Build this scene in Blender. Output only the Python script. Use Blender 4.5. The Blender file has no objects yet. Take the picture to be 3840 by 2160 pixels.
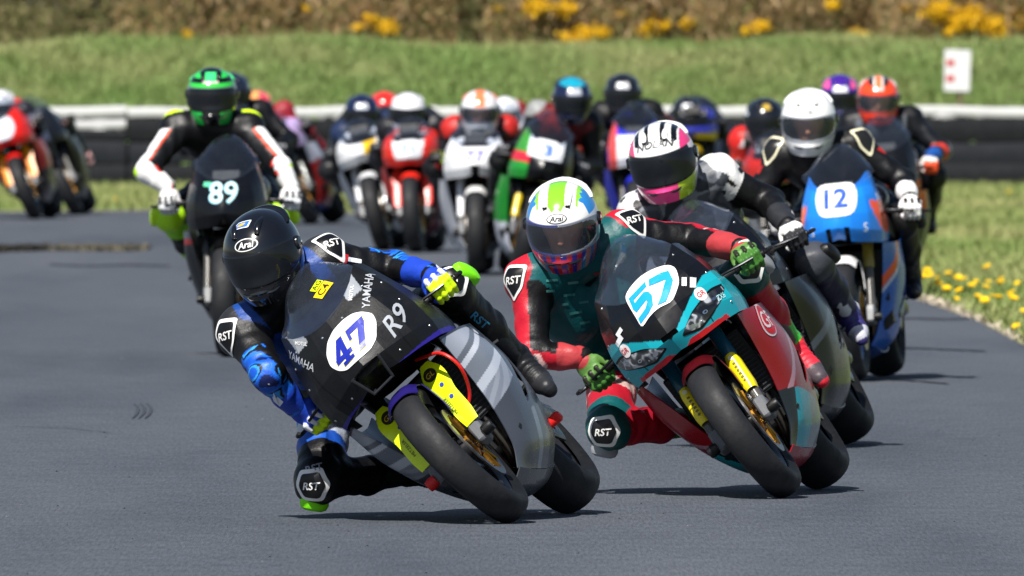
import bpy, bmesh, math, random
import numpy as np
from mathutils import Vector, Matrix, Quaternion
from mathutils.bvhtree import BVHTree

R = math.radians
scene = bpy.context.scene
COL = scene.collection
random.seed(7)
rng = np.random.default_rng(7)

# ------------------------------------------------------------------ camera, world, sun, exposure
PXW, PXH = 3840.0, 2160.0
HORIZON = 70.0            # pixel row of the horizon in the photograph
EYE = 1.75                # camera height
FPX = 75600.0             # focal length in photo pixels
cam = bpy.data.cameras.new('camera')
cam.sensor_width = 36.0
cam.lens = FPX / PXW * 36.0
cam.clip_start = 1.0
cam.clip_end = 3000.0
cam_ob = bpy.data.objects.new('camera', cam)
COL.objects.link(cam_ob)
PITCH = math.atan((PXH / 2 - HORIZON) / FPX)
cam_ob.location = (0, 0, EYE)
cam_ob.rotation_euler = (math.pi / 2 - PITCH, 0, 0)
cam.dof.use_dof = True
cam.dof.focus_distance = 71.5
cam.dof.aperture_fstop = 16.0
scene.camera = cam_ob

SUN_EL, SUN_AZ = R(50), R(-157)      # azimuth: where the sun stands, clockwise from +Y (behind the camera, to its left)
world = bpy.data.worlds.new('World')
scene.world = world
world.use_nodes = True
wn = world.node_tree
sky = wn.nodes.new('ShaderNodeTexSky')
sky.sky_type = 'NISHITA'
sky.sun_disc = False
sky.sun_elevation = SUN_EL
sky.sun_rotation = SUN_AZ
bg = wn.nodes['Background']
bg.inputs['Strength'].default_value = 0.055
wn.links.new(sky.outputs[0], bg.inputs['Color'])
sun = bpy.data.lights.new('sun', 'SUN')
sun.energy = 5.0
sun.angle = R(0.53)
sun.color = (1.0, 0.955, 0.89)
sun_ob = bpy.data.objects.new('sun', sun)
COL.objects.link(sun_ob)
sd = Vector((math.sin(SUN_AZ) * math.cos(SUN_EL), math.cos(SUN_AZ) * math.cos(SUN_EL), math.sin(SUN_EL)))
sun_ob.rotation_euler = sd.to_track_quat('Z', 'Y').to_euler()
vs = scene.view_settings
vs.view_transform = 'Standard'
vs.look = 'None'
vs.exposure = 0.55
vs.gamma = 1.0
vs.use_curve_mapping = False
scene.cycles.use_denoising = True
scene.cycles.max_bounces = 8
scene.cycles.transparent_max_bounces = 12

CAM_M = cam_ob.rotation_euler.to_matrix()


def ray(px, py):
    return CAM_M @ Vector(((px - PXW / 2) / FPX, -(py - PXH / 2) / FPX, -1.0))


def at_depth(px, py, depth):
    """point seen at pixel (px,py) whose distance along +Y is depth"""
    d = ray(px, py)
    return Vector((0, 0, EYE)) + d * (depth / d.y)


def on_ground(px, py, z=0.0):
    d = ray(px, py)
    return Vector((0, 0, EYE)) + d * ((z - EYE) / d.z)


# ------------------------------------------------------------------ colour helpers
def lin(c):
    return tuple(((v / 12.92) if v <= 0.04045 else ((v + 0.055) / 1.055) ** 2.4) for v in c)


def hx(s):
    return lin(tuple(int(s[i:i + 2], 16) / 255 for i in (0, 2, 4)))


BLACK = hx('0b0b0d'); SOOT = hx('050506'); WHITE = hx('e6e6e6'); CREAM = hx('dcd6b8')
GREY = hx('6d727c'); LGREY = hx('a9adb4'); DGREY = hx('33363c'); CHAR = hx('25272c')
TEAL = hx('149fae'); DTEAL = hx('0d4f50'); RED = hx('c01420'); CRIMSON = hx('9c1224')
BLUE = hx('1668c8'); DBLUE = hx('1b2a8c'); NAVY = hx('141c3c'); SKYB = hx('2f8fe0')
PURPLE = hx('2c1f8e'); LIME = hx('b4ee1c'); FLUO = hx('dcf514'); GREEN = hx('24b83c')
ORANGE = hx('f2551c'); PINK = hx('ee4f92'); YELLOW = hx('f0c814'); GOLD = hx('b98a3a')
STEEL = hx('a4a7ac'); SKIN = hx('c98e72'); VIOLET = hx('4a1c8a'); HOTRED = hx('e02418')


# ------------------------------------------------------------------ materials
def new_mat(name):
    m = bpy.data.materials.new(name)
    m.use_nodes = True
    nt = m.node_tree
    return m, nt, nt.nodes['Principled BSDF']


def setv(b, **kw):
    names = {'rough': 'Roughness', 'metal': 'Metallic', 'coat': 'Coat Weight', 'coatr': 'Coat Roughness',
             'spec': 'Specular IOR Level', 'ior': 'IOR', 'trans': 'Transmission Weight', 'alpha': 'Alpha',
             'base': 'Base Color', 'sheen': 'Sheen Weight'}
    for k, v in kw.items():
        b.inputs[names[k]].default_value = v if k != 'base' else (*v, 1)


def add_noise(nt, scale, detail=4, rough=0.6, coord='Object', mapping=None):
    tc = nt.nodes.new('ShaderNodeTexCoord')
    n = nt.nodes.new('ShaderNodeTexNoise')
    n.inputs['Scale'].default_value = scale
    n.inputs['Detail'].default_value = detail
    n.inputs['Roughness'].default_value = rough
    if mapping:
        mp = nt.nodes.new('ShaderNodeMapping')
        mp.inputs['Scale'].default_value = mapping
        nt.links.new(tc.outputs[coord], mp.inputs['Vector'])
        nt.links.new(mp.outputs[0], n.inputs['Vector'])
    else:
        nt.links.new(tc.outputs[coord], n.inputs['Vector'])
    return n


def ramp(nt, src, stops):
    r = nt.nodes.new('ShaderNodeValToRGB')
    el = r.color_ramp.elements
    while len(el) < len(stops):
        el.new(0.5)
    for e, (p, c) in zip(el, stops):
        e.position = p
        e.color = (*c, 1) if len(c) == 3 else c
    nt.links.new(src, r.inputs['Fac'])
    return r


def maprange(nt, src, a, b, c, d):
    m = nt.nodes.new('ShaderNodeMapRange')
    for i, v in zip((1, 2, 3, 4), (a, b, c, d)):
        m.inputs[i].default_value = v
    nt.links.new(src, m.inputs[0])
    return m.outputs[0]


def bump(nt, b, src, strength, dist=0.01):
    bp = nt.nodes.new('ShaderNodeBump')
    bp.inputs['Strength'].default_value = strength
    bp.inputs['Distance'].default_value = dist
    nt.links.new(src, bp.inputs['Height'])
    nt.links.new(bp.outputs[0], b.inputs['Normal'])


def attr_mat(name, bump_scale=None, bump_s=0.0, rough_var=None, dirt=0.0, **kw):
    m, nt, b = new_mat(name)
    at = nt.nodes.new('ShaderNodeAttribute')
    at.attribute_name = 'Col'
    src = at.outputs['Color']
    setv(b, **kw)
    if dirt:
        n = add_noise(nt, 9, 6, 0.65)
        mx = nt.nodes.new('ShaderNodeMix')
        mx.data_type = 'RGBA'
        mx.inputs['B'].default_value = (0.10, 0.095, 0.09, 1)
        nt.links.new(maprange(nt, n.outputs['Fac'], 0.5, 0.8, 0, dirt), mx.inputs['Factor'])
        nt.links.new(src, mx.inputs['A'])
        src = mx.outputs['Result']
    nt.links.new(src, b.inputs['Base Color'])
    if rough_var:
        n2 = add_noise(nt, 22, 5)
        nt.links.new(maprange(nt, n2.outputs['Fac'], 0.3, 0.7, rough_var[0], rough_var[1]), b.inputs['Roughness'])
    if bump_scale:
        n3 = add_noise(nt, bump_scale, 4, 0.6)
        bump(nt, b, n3.outputs['Fac'], bump_s, 0.01)
    return m


M = {}
M['paint'] = attr_mat('gloss_paint', rough_var=(0.24, 0.34), dirt=0.03, coat=0.2, coatr=0.05, spec=0.35)
M['matte'] = attr_mat('satin_plastic', bump_scale=90, bump_s=0.08, rough_var=(0.36, 0.52), dirt=0.05, spec=0.35)
M['metal'] = attr_mat('bare_metal', rough_var=(0.22, 0.42), metal=1.0)
M['rubber'] = attr_mat('tyre_rubber', bump_scale=55, bump_s=0.12, rough_var=(0.5, 0.72), dirt=0.16, spec=0.28)
M['leather'] = attr_mat('racing_leather', bump_scale=38, bump_s=0.3, rough_var=(0.38, 0.52), dirt=0.0, spec=0.32)
M['decal'] = attr_mat('vinyl_print', rough_var=(0.3, 0.45), spec=0.45)
M['shell'] = attr_mat('helmet_lacquer', rough_var=(0.12, 0.2), coat=0.8, coatr=0.04)
M['skin'] = attr_mat('skin', bump_scale=60, bump_s=0.1, rough=0.5)


def glass_mat(name, tint, sky_haze, rough=0.03):
    m, nt, b = new_mat(name)
    out = nt.nodes['Material Output']
    tr = nt.nodes.new('ShaderNodeBsdfTransparent')
    tr.inputs['Color'].default_value = (*tint, 1)
    gl = nt.nodes.new('ShaderNodeBsdfGlossy')
    gl.inputs['Roughness'].default_value = rough
    gl.inputs['Color'].default_value = (0.9, 0.93, 1, 1)
    lw = nt.nodes.new('ShaderNodeLayerWeight')
    lw.inputs['Blend'].default_value = 0.5
    pw = nt.nodes.new('ShaderNodeMath')
    pw.operation = 'POWER'
    pw.inputs[1].default_value = 3.5
    nt.links.new(lw.outputs['Facing'], pw.inputs[0])
    fr = maprange(nt, pw.outputs[0], 0, 1, 0.03, 0.55)
    mx = nt.nodes.new('ShaderNodeMixShader')
    n = add_noise(nt, 14, 5)
    df = nt.nodes.new('ShaderNodeBsdfDiffuse')
    df.inputs['Color'].default_value = (0.36, 0.42, 0.52, 1)  # bluish diffuse film: reflected sky haze painted into the glass
    mx2 = nt.nodes.new('ShaderNodeMixShader')
    nt.links.new(maprange(nt, n.outputs['Fac'], 0.3, 0.75, sky_haze * .6, sky_haze), mx2.inputs[0])
    nt.links.new(tr.outputs[0], mx2.inputs[1])
    nt.links.new(df.outputs[0], mx2.inputs[2])
    nt.links.new(fr, mx.inputs[0])
    nt.links.new(mx2.outputs[0], mx.inputs[1])
    nt.links.new(gl.outputs[0], mx.inputs[2])
    nt.links.new(mx.outputs[0], out.inputs['Surface'])
    nt.nodes.remove(b)
    return m


M['screen'] = glass_mat('tinted_screen', (0.84, 0.87, 0.93), 0.035)
M['screen_clear'] = glass_mat('clear_screen', (0.90, 0.92, 0.95), 0.015)
M['visor_dark'] = glass_mat('smoked_visor', (0.012, 0.012, 0.016), 0.03, 0.02)
M['visor_clear'] = glass_mat('clear_visor', (0.80, 0.81, 0.83), 0.04, 0.02)


def mat_lamp():
    m, nt, b = new_mat('headlight_lens')
    n = add_noise(nt, 17, 1.5, 0.45)
    r = ramp(nt, n.outputs['Fac'], [(0.44, (0.008, 0.009, 0.011)), (0.52, (0.05, 0.055, 0.06)), (0.57, (0.60, 0.62, 0.66)), (0.63, (0.03, 0.032, 0.036))])
    nt.links.new(r.outputs[0], b.inputs['Base Color'])
    setv(b, rough=0.16, coat=1.0, coatr=0.03, metal=0.25)
    bump(nt, b, n.outputs['Fac'], 0.5, 0.01)
    return m


def mat_asphalt():
    m, nt, b = new_mat('asphalt')
    big = add_noise(nt, 0.10, 5, 0.6, mapping=(1, 0.25, 1))
    mid = add_noise(nt, 3.0, 6, 0.65)
    fine = add_noise(nt, 1.0, 4, 0.75, mapping=(95, 3.2, 1))
    patchy = add_noise(nt, 1.0, 5, 0.6, mapping=(.55, .045, 1))
    r = ramp(nt, big.outputs['Fac'], [(0.3, (0.061, 0.071, 0.088)), (0.55, (0.070, 0.080, 0.098)), (0.75, (0.081, 0.090, 0.107))])
    mx = nt.nodes.new('ShaderNodeMix')
    mx.data_type = 'RGBA'
    mx.blend_type = 'MULTIPLY'
    mx.inputs['Factor'].default_value = 1.0
    r2 = ramp(nt, mid.outputs['Fac'], [(0.25, (0.84, 0.84, 0.84)), (0.7, (1.12, 1.12, 1.12))])
    nt.links.new(r.outputs[0], mx.inputs['A'])
    nt.links.new(r2.outputs[0], mx.inputs['B'])
    mx2 = nt.nodes.new('ShaderNodeMix')
    mx2.data_type = 'RGBA'
    mx2.blend_type = 'MULTIPLY'
    mx2.inputs['Factor'].default_value = 1.0
    r3 = ramp(nt, fine.outputs['Fac'], [(0.3, (0.62, 0.62, 0.62)), (0.7, (1.38, 1.38, 1.38))])
    nt.links.new(mx.outputs['Result'], mx2.inputs['A'])
    nt.links.new(r3.outputs[0], mx2.inputs['B'])
    mx3 = nt.nodes.new('ShaderNodeMix')
    mx3.data_type = 'RGBA'
    mx3.blend_type = 'MULTIPLY'
    mx3.inputs['Factor'].default_value = 1.0
    r4 = ramp(nt, patchy.outputs['Fac'], [(0.36, (0.74, 0.76, 0.78)), (0.46, (0.95, 0.95, 0.95)), (0.66, (1.14, 1.12, 1.08))])
    nt.links.new(mx2.outputs['Result'], mx3.inputs['A'])
    nt.links.new(r4.outputs[0], mx3.inputs['B'])
    nt.links.new(mx3.outputs['Result'], b.inputs['Base Color'])
    setv(b, rough=0.85, spec=0.25)
    bump(nt, b, fine.outputs['Fac'], 0.35, 0.004)
    return m


def mat_ramp(name, scale, stops, rough=0.9, bump_s=0.3, detail=6, mapping=None):
    m, nt, b = new_mat(name)
    n = add_noise(nt, scale, detail, 0.65, mapping=mapping)
    r = ramp(nt, n.outputs['Fac'], stops)
    nt.links.new(r.outputs[0], b.inputs['Base Color'])
    setv(b, rough=rough, spec=0.2)
    if bump_s:
        bump(nt, b, n.outputs['Fac'], bump_s, 0.03)
    return m


M['asphalt'] = mat_asphalt()
M['lamp'] = mat_lamp()
M['turf'] = mat_ramp('turf_soil', 1.3, [(0.3, (0.085, 0.125, 0.035)), (0.55, (0.13, 0.165, 0.055)), (0.75, (0.20, 0.185, 0.085))])
M['grass'] = attr_mat('grass_blades', rough=0.6, spec=0.25)
M['leaf'] = attr_mat('gorse_leaves', rough=0.7, spec=0.2)
M['dirt'] = mat_ramp('pale_dirt', 4.0, [(0.3, (0.20, 0.17, 0.13)), (0.7, (0.36, 0.31, 0.25))])
M['scuff'] = mat_ramp('rubber_scuff', 20.0, [(0.3, (0.034, 0.039, 0.048)), (0.7, (0.052, 0.059, 0.072))], rough=0.7, bump_s=0)
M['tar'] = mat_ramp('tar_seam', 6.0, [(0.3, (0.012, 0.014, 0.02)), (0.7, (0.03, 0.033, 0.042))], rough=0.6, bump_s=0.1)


# ------------------------------------------------------------------ mesh helpers
def finish(ob, parent=None, label=None, cat=None, group=None, kind=None):
    COL.objects.link(ob)
    if parent is not None:
        ob.parent = parent
    for k, v in (('label', label), ('category', cat), ('group', group), ('kind', kind)):
        if v:
            ob[k] = v
    return ob


class MB:
    """collects quads/tris with one colour per face"""
    def __init__(self):
        self.v, self.f, self.c, self.vc = [], [], [], {}

    def add(self, verts, faces, col=BLACK, vcol=None):
        o = len(self.v)
        if vcol:
            self.vc.update({i + o: c for i, c in vcol.items()})
        self.v += [tuple(p) for p in verts]
        self.f += [tuple(i + o for i in f) for f in faces]
        if isinstance(col, list):
            self.c += col
        else:
            self.c += [col] * len(faces)
        return self

    def mirror(self):
        o = len(self.v)
        n = len(self.f)
        self.v += [(x, -y, z) for (x, y, z) in self.v]
        self.f += [tuple(i + o for i in reversed(f)) for f in self.f[:n]]
        self.c += self.c[:n]
        return self

    def mesh(self, name, mat, smooth=True, angle=40):
        me = bpy.data.meshes.new(name)
        me.from_pydata(self.v, [], self.f)
        if self.vc:
            a = me.attributes.new('Col', 'FLOAT_COLOR', 'CORNER')
            vc = self.vc
            arr = np.ones((sum(len(f) for f in self.f), 4), np.float32)
            arr[:, :3] = [vc.get(i, c) for f, c in zip(self.f, self.c) for i in f]
        else:
            a = me.attributes.new('Col', 'FLOAT_COLOR', 'FACE')
            arr = np.ones((len(self.f), 4), np.float32)
            arr[:, :3] = np.array(self.c, np.float32).reshape(-1, 3)
        a.data.foreach_set('color', arr.ravel())
        me.materials.append(mat)
        if smooth:
            me.polygons.foreach_set('use_smooth', [True] * len(self.f))
            if angle:
                me.set_sharp_from_angle(angle=R(angle))
        me.update()
        return me

    def build(self, name, mat, parent=None, smooth=True, angle=40, **kw):
        return finish(bpy.data.objects.new(name, self.mesh(name, mat, smooth, angle)), parent, **kw)


def frame_from(d):
    d = Vector(d).normalized()
    a = Vector((0, 0, 1)) if abs(d.z) < 0.9 else Vector((1, 0, 0))
    u = d.cross(a).normalized()
    return u, d.cross(u).normalized(), d


def tube(mb, pts, rad, seg=10, col=BLACK, cap=True, flat=1.0):
    pts = [Vector(p) for p in pts]
    n = len(pts)
    rad = [rad] * n if not isinstance(rad, (list, tuple)) else rad
    verts, faces = [], []
    u, v, _ = frame_from(pts[1] - pts[0])
    for i, p in enumerate(pts):
        t = (pts[min(i + 1, n - 1)] - pts[max(i - 1, 0)]).normalized()
        u = (u - t * u.dot(t)).normalized()
        v = t.cross(u)
        for k in range(seg):
            a = 2 * math.pi * k / seg
            verts.append(p + (u * math.cos(a) + v * math.sin(a) * flat) * rad[i])
    for i in range(n - 1):
        for k in range(seg):
            a, b = i * seg + k, i * seg + (k + 1) % seg
            faces.append((a, b, b + seg, a + seg))
    if cap:
        faces.append(tuple(reversed(range(seg))))
        faces.append(tuple(range((n - 1) * seg, n * seg)))
    mb.add(verts, faces, col)
    return mb


def smooth_path(pts, n):
    pts = [Vector(p) for p in pts]
    out = []
    m = len(pts) - 1
    for i in range(n + 1):
        t = i / n * m
        k = min(int(t), m - 1)
        f = t - k
        p0, p1, p2, p3 = pts[max(k - 1, 0)], pts[k], pts[k + 1], pts[min(k + 2, m)]
        out.append(0.5 * ((2 * p1) + (p2 - p0) * f + (2 * p0 - 5 * p1 + 4 * p2 - p3) * f * f + (3 * p1 - p0 - 3 * p2 + p3) * f ** 3))
    return out


def lathe_y(mb, prof, seg=48, centre=(0, 0, 0), col=BLACK, closed=False):
    """revolve profile [(r, y)] about the Y axis"""
    n = len(prof)
    verts, faces = [], []
    for k in range(seg):
        a = 2 * math.pi * k / seg
        for r, y in prof:
            verts.append((centre[0] + r * math.cos(a), centre[1] + y, centre[2] + r * math.sin(a)))
    m = n if closed else n - 1
    for k in range(seg):
        for i in range(m):
            a, b = k * n + i, k * n + (i + 1) % n
            c, d = ((k + 1) % seg) * n + (i + 1) % n, ((k + 1) % seg) * n + i
            faces.append((a, b, c, d))
    cols = col
    if callable(col):
        cols = [col(i) for k in range(seg) for i in range(m)]
    mb.add(verts, faces, cols)
    return mb


def cbox(mb, c, s, rot=None, ch=0.15, col=BLACK):
    """box with chamfered edges, centre c, size s"""
    c = Vector(c)
    hx_, hy, hz = s[0] / 2, s[1] / 2, s[2] / 2
    b = ch * min(s)
    bm = bmesh.new()
    bmesh.ops.create_cube(bm, size=1.0)
    for v in bm.verts:
        v.co = Vector((v.co.x * s[0], v.co.y * s[1], v.co.z * s[2]))
    bmesh.ops.bevel(bm, geom=list(bm.edges), offset=b, segments=1, affect='EDGES')
    bm.verts.index_update()
    vs_ = []
    for v in bm.verts:
        p = v.co.copy()
        if rot is not None:
            p = rot @ p
        vs_.append(p + c)
    mb.add(vs_, [tuple(v.index for v in f.verts) for f in bm.faces], col)
    bm.free()
    return mb


def loft(mb, secs, seg=28, col=BLACK, power=2.6):
    """secs: (x, zc, half_w, half_h[, yc]) superellipse rings along x, capped"""
    verts, faces = [], []
    for s in secs:
        x, zc, w, h = s[:4]
        yc = s[4] if len(s) > 4 else 0.0
        for k in range(seg):
            a = 2 * math.pi * k / seg
            ca, sa = math.cos(a), math.sin(a)
            verts.append((x, yc + w * math.copysign(abs(ca) ** (2 / power), ca), zc + h * math.copysign(abs(sa) ** (2 / power), sa)))
    n = len(secs)
    for i in range(n - 1):
        for k in range(seg):
            a, b = i * seg + k, i * seg + (k + 1) % seg
            faces.append((a, b, b + seg, a + seg))
    faces.append(tuple(reversed(range(seg))))
    faces.append(tuple(range((n - 1) * seg, n * seg)))
    cols = col
    if callable(col):
        cols = []
        for f in faces:
            p = sum((Vector(verts[i]) for i in f), Vector()) / len(f)
            cols.append(col(p.x, p.y, p.z))
    mb.add(verts, faces, cols)
    return mb


def cr(p0, p1, p2, p3, f):
    return 0.5 * ((2 * p1) + (p2 - p0) * f + (2 * p0 - 5 * p1 + 4 * p2 - p3) * f * f + (3 * p1 - p0 - 3 * p2 + p3) * f ** 3)


def resample(rows, n, lin=0.0):
    """Catmull-Rom resample of array (k, m, 3) along axis 0 to n+1 samples"""
    k = rows.shape[0] - 1
    out = []
    for i in range(n + 1):
        t = i / n * k
        a = min(int(t), k - 1)
        f = t - a
        p0 = rows[a - 1] if a > 0 else 2 * rows[0] - rows[1]
        p3 = rows[a + 2] if a + 2 <= k else 2 * rows[k] - rows[k - 1]
        c = cr(p0, rows[a], rows[a + 1], p3, f)
        out.append(c * (1 - lin) + (rows[a] * (1 - f) + rows[a + 1] * f) * lin)
    return np.array(out)


def patch(mb, ctrl, nu, nv, thick=0.004, col=BLACK, hole=None, two=None, lin=0.0):
    """smooth sheet through a control grid [v][u], thickened inward; col may be f(x,y,z)"""
    g = resample(np.array(ctrl, float), nv, lin)
    g = resample(g.transpose(1, 0, 2), nu, lin).transpose(1, 0, 2)
    nvv, nuu = g.shape[:2]
    du = np.gradient(g, axis=1)
    dv = np.gradient(g, axis=0)
    nrm = np.cross(du, dv)
    nrm /= np.maximum(np.linalg.norm(nrm, axis=2, keepdims=True), 1e-9)
    inner = g - nrm * thick
    verts = np.concatenate([g.reshape(-1, 3), inner.reshape(-1, 3)])
    N = nvv * nuu
    faces, cols = [], []
    keep = np.ones((nvv - 1, nuu - 1), bool)
    for j in range(nvv - 1):
        for i in range(nuu - 1):
            c = g[j:j + 2, i:i + 2].reshape(-1, 3).mean(0)
            if hole and hole(*c):
                keep[j, i] = False
    for j in range(nvv - 1):
        for i in range(nuu - 1):
            if not keep[j, i]:
                continue
            a, b, c2, d = j * nuu + i, j * nuu + i + 1, (j + 1) * nuu + i + 1, (j + 1) * nuu + i
            cc = col
            if callable(col):
                c = g[j:j + 2, i:i + 2].reshape(-1, 3).mean(0)
                cc = col(*c)
            faces.append((a, b, c2, d)); cols.append(cc)
            faces.append((d + N, c2 + N, b + N, a + N)); cols.append(two or SOOT)
            for (p, q, jj, ii) in ((a, b, j - 1, i), (b, c2, j, i + 1), (c2, d, j + 1, i), (d, a, j, i - 1)):
                if not (0 <= jj < nvv - 1 and 0 <= ii < nuu - 1 and keep[jj, ii]):
                    faces.append((q, p, p + N, q + N)); cols.append(cc)
    vcol = {j * nuu + i: col(*g[j, i]) for j in range(nvv) for i in range(nuu)} if callable(col) else None
    mb.add(verts.tolist(), faces, cols, vcol)
    return g, nrm


# ------------------------------------------------------------------ flat print laid onto curved parts
def bvh_of(ob_or_mb):
    if isinstance(ob_or_mb, MB):
        return BVHTree.FromPolygons([Vector(p) for p in ob_or_mb.v], ob_or_mb.f)
    me = ob_or_mb.data
    return BVHTree.FromPolygons([v.co.copy() for v in me.vertices], [tuple(p.vertices) for p in me.polygons])


def refine(bm, maxlen):
    for _ in range(5):
        bmesh.ops.triangulate(bm, faces=list(bm.faces))
        es = [e for e in bm.edges if e.calc_length() > maxlen]
        if not es:
            break
        bmesh.ops.subdivide_edges(bm, edges=es, cuts=1)
    bmesh.ops.triangulate(bm, faces=list(bm.faces))


_text_cache = {}


def text2d(s, height=1.0, shear=0.0, bold=0.0, spacing=1.0):
    """(verts2d, faces) of a word, centred, cap height = height"""
    key = (s, shear, bold, spacing)
    if key not in _text_cache:
        cu = bpy.data.curves.new('t', 'FONT')
        cu.body = s
        cu.shear = shear
        cu.offset = bold
        cu.space_character = spacing
        cu.resolution_u = 3
        ob = bpy.data.objects.new('t', cu)
        COL.objects.link(ob)
        dg = bpy.context.evaluated_depsgraph_get()
        me = ob.evaluated_get(dg).to_mesh()
        v = np.array([p.co[:2] for p in me.vertices]).reshape(-1, 2)
        f = [tuple(p.vertices) for p in me.polygons]
        ob.evaluated_get(dg).to_mesh_clear()
        bpy.data.objects.remove(ob)
        bpy.data.curves.remove(cu)
        v = v - (v.min(0) + v.max(0)) / 2
        v = v / (v[:, 1].max() - v[:, 1].min())
        _text_cache[key] = (v, f)
    v, f = _text_cache[key]
    return v * height, f


def poly2d(pts):
    return np.array(pts, float), [tuple(range(len(pts)))]


def in_bike(pts, ox, oy, sc, cx, cy, s, lean, shift=0.0):
    """photo-crop points -> (y, z) on the nose of a motorcycle whose contact is (cx,cy), scale s px/m, lean in degrees"""
    c, n = math.cos(R(lean)), math.sin(R(lean))
    out = []
    for (a, b) in pts:
        dx, dy = (ox + sc * a - cx) / s, (cy - oy - sc * b) / s
        out.append((c * dx + n * dy + shift, -n * dx + c * dy))
    return out


def glyphs(spec, h, gap, shear):
    """block digits from polygons: list of (x offset, polygon)"""
    D = {'4': [[(.42, 0), (.68, 0), (.68, 1), (.42, 1)], [(0, .22), (.86, .22), (.86, .40), (0, .40)], [(0, .36), (.26, .36), (.66, 1), (.40, 1)], [(.26, 0), (.84, 0), (.84, .13), (.26, .13)]],
         '7': [[(0, .78), (.86, .78), (.86, 1), (0, 1)], [(0, .58), (.14, .58), (.14, 1), (0, 1)], [(.52, .80), (.86, .80), (.50, 0), (.18, 0)]]}
    w = len(spec) * .86 + (len(spec) - 1) * gap
    out = []
    for i, ch in enumerate(spec):
        x0 = i * (.86 + gap) - w / 2
        for p in D[ch]:
            out.append([((x0 + a + shear * (b - .5)) * h, (b - .5) * h) for a, b in p])
    return out


def ellipse2d(a, b, n=28):
    return poly2d([(a * math.cos(2 * math.pi * k / n), b * math.sin(2 * math.pi * k / n)) for k in range(n)])


def round_poly(pts, r, n=3):
    out = []
    m = len(pts)
    for i in range(m):
        p, a, b = Vector(pts[i]), Vector(pts[i - 1]), Vector(pts[(i + 1) % m])
        da, db = (a - p), (b - p)
        ra = min(r, da.length * 0.45); rb = min(r, db.length * 0.45)
        s, e = p + da.normalized() * ra, p + db.normalized() * rb
        for k in range(n + 1):
            t = k / n
            q = s * (1 - t) ** 2 + p * 2 * t * (1 - t) + e * t * t
            out.append((q.x, q.y))
    return out


def decal(mb, shape, bvh, origin, normal, up, offset=0.002, col=WHITE, size=1.0, rot=0.0, maxlen=0.018, grow=1.0, maxd=0.6):
    """project a 2-D shape along -normal onto a surface and lay it offset above it"""
    v2, f2 = shape
    n = Vector(normal).normalized()
    up = Vector(up)
    up = (up - n * up.dot(n)).normalized()
    right = up.cross(n)
    o = Vector(origin)
    c, s = math.cos(rot), math.sin(rot)
    bm = bmesh.new()
    vl = [bm.verts.new((p[0] * size * grow, p[1] * size * grow, 0)) for p in v2]
    for f in f2:
        try:
            bm.faces.new([vl[i] for i in f])
        except ValueError:
            pass
    bmesh.ops.recalc_face_normals(bm, faces=list(bm.faces))
    refine(bm, maxlen)
    bm.verts.index_update()
    out = []
    for v in bm.verts:
        x, y = v.co.x * c - v.co.y * s, v.co.x * s + v.co.y * c
        p = o + right * x + up * y
        hit, hn, _, dist = bvh.ray_cast(p + n * 0.3, -n, 0.3 + maxd)
        if hit is None:
            hit, hn, _, dist = bvh.find_nearest(p)
        out.append(hit + n * offset)
    faces = []
    for f in bm.faces:
        idx = [v.index for v in f.verts]
        a, b, cc = (out[i] for i in idx[:3])
        if (b - a).cross(cc - a).dot(n) < 0:
            idx.reverse()
        faces.append(tuple(idx))
    bm.free()
    mb.add(out, faces, col)
    return mb


# ------------------------------------------------------------------ signed-distance bodies (one continuous skin)
def sd_cone(P, a, b, ra, rb):
    a = np.asarray(a, np.float32); b = np.asarray(b, np.float32)
    ab = b - a
    L2 = float(ab @ ab) + 1e-9
    t = np.clip(((P - a) @ ab) / L2, 0, 1)
    d = P - a - t[..., None] * ab
    return np.sqrt((d * d).sum(-1)) - (ra + (rb - ra) * t), t


def sd_ell(P, c, rad, rot):
    q = (P - np.asarray(c, np.float32)) @ np.asarray(rot, np.float32)      # rot columns = axes
    r = np.asarray(rad, np.float32)
    k0 = np.sqrt(((q / r) ** 2).sum(-1))
    k1 = np.sqrt(((q / (r * r)) ** 2).sum(-1)) + 1e-9
    return k0 * (k0 - 1) / k1, np.zeros(P.shape[:-1], np.float32)


def prim_eval(pr, P):
    if pr['t'] == 'c':
        return sd_cone(P, pr['a'], pr['b'], pr['ra'], pr['rb'])
    return sd_ell(P, pr['c'], pr['r'], pr['rot'])


def prim_box(pr, m):
    if pr['t'] == 'c':
        a, b = np.array(pr['a']), np.array(pr['b'])
        r = max(pr['ra'], pr['rb']) + m
        return np.minimum(a, b) - r, np.maximum(a, b) + r
    r = max(pr['r']) + m
    c = np.array(pr['c'])
    return c - r, c + r


def cone(name, a, b, ra, rb, k=0.03, sub=False):
    return dict(t='c', n=name, a=tuple(a), b=tuple(b), ra=ra, rb=rb, k=k, sub=sub)


def ell(name, c, r, rot=None, k=0.03, sub=False):
    rot = np.eye(3) if rot is None else np.array(rot)
    return dict(t='e', n=name, c=tuple(c), r=tuple(r), rot=rot, k=k, sub=sub)


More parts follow.
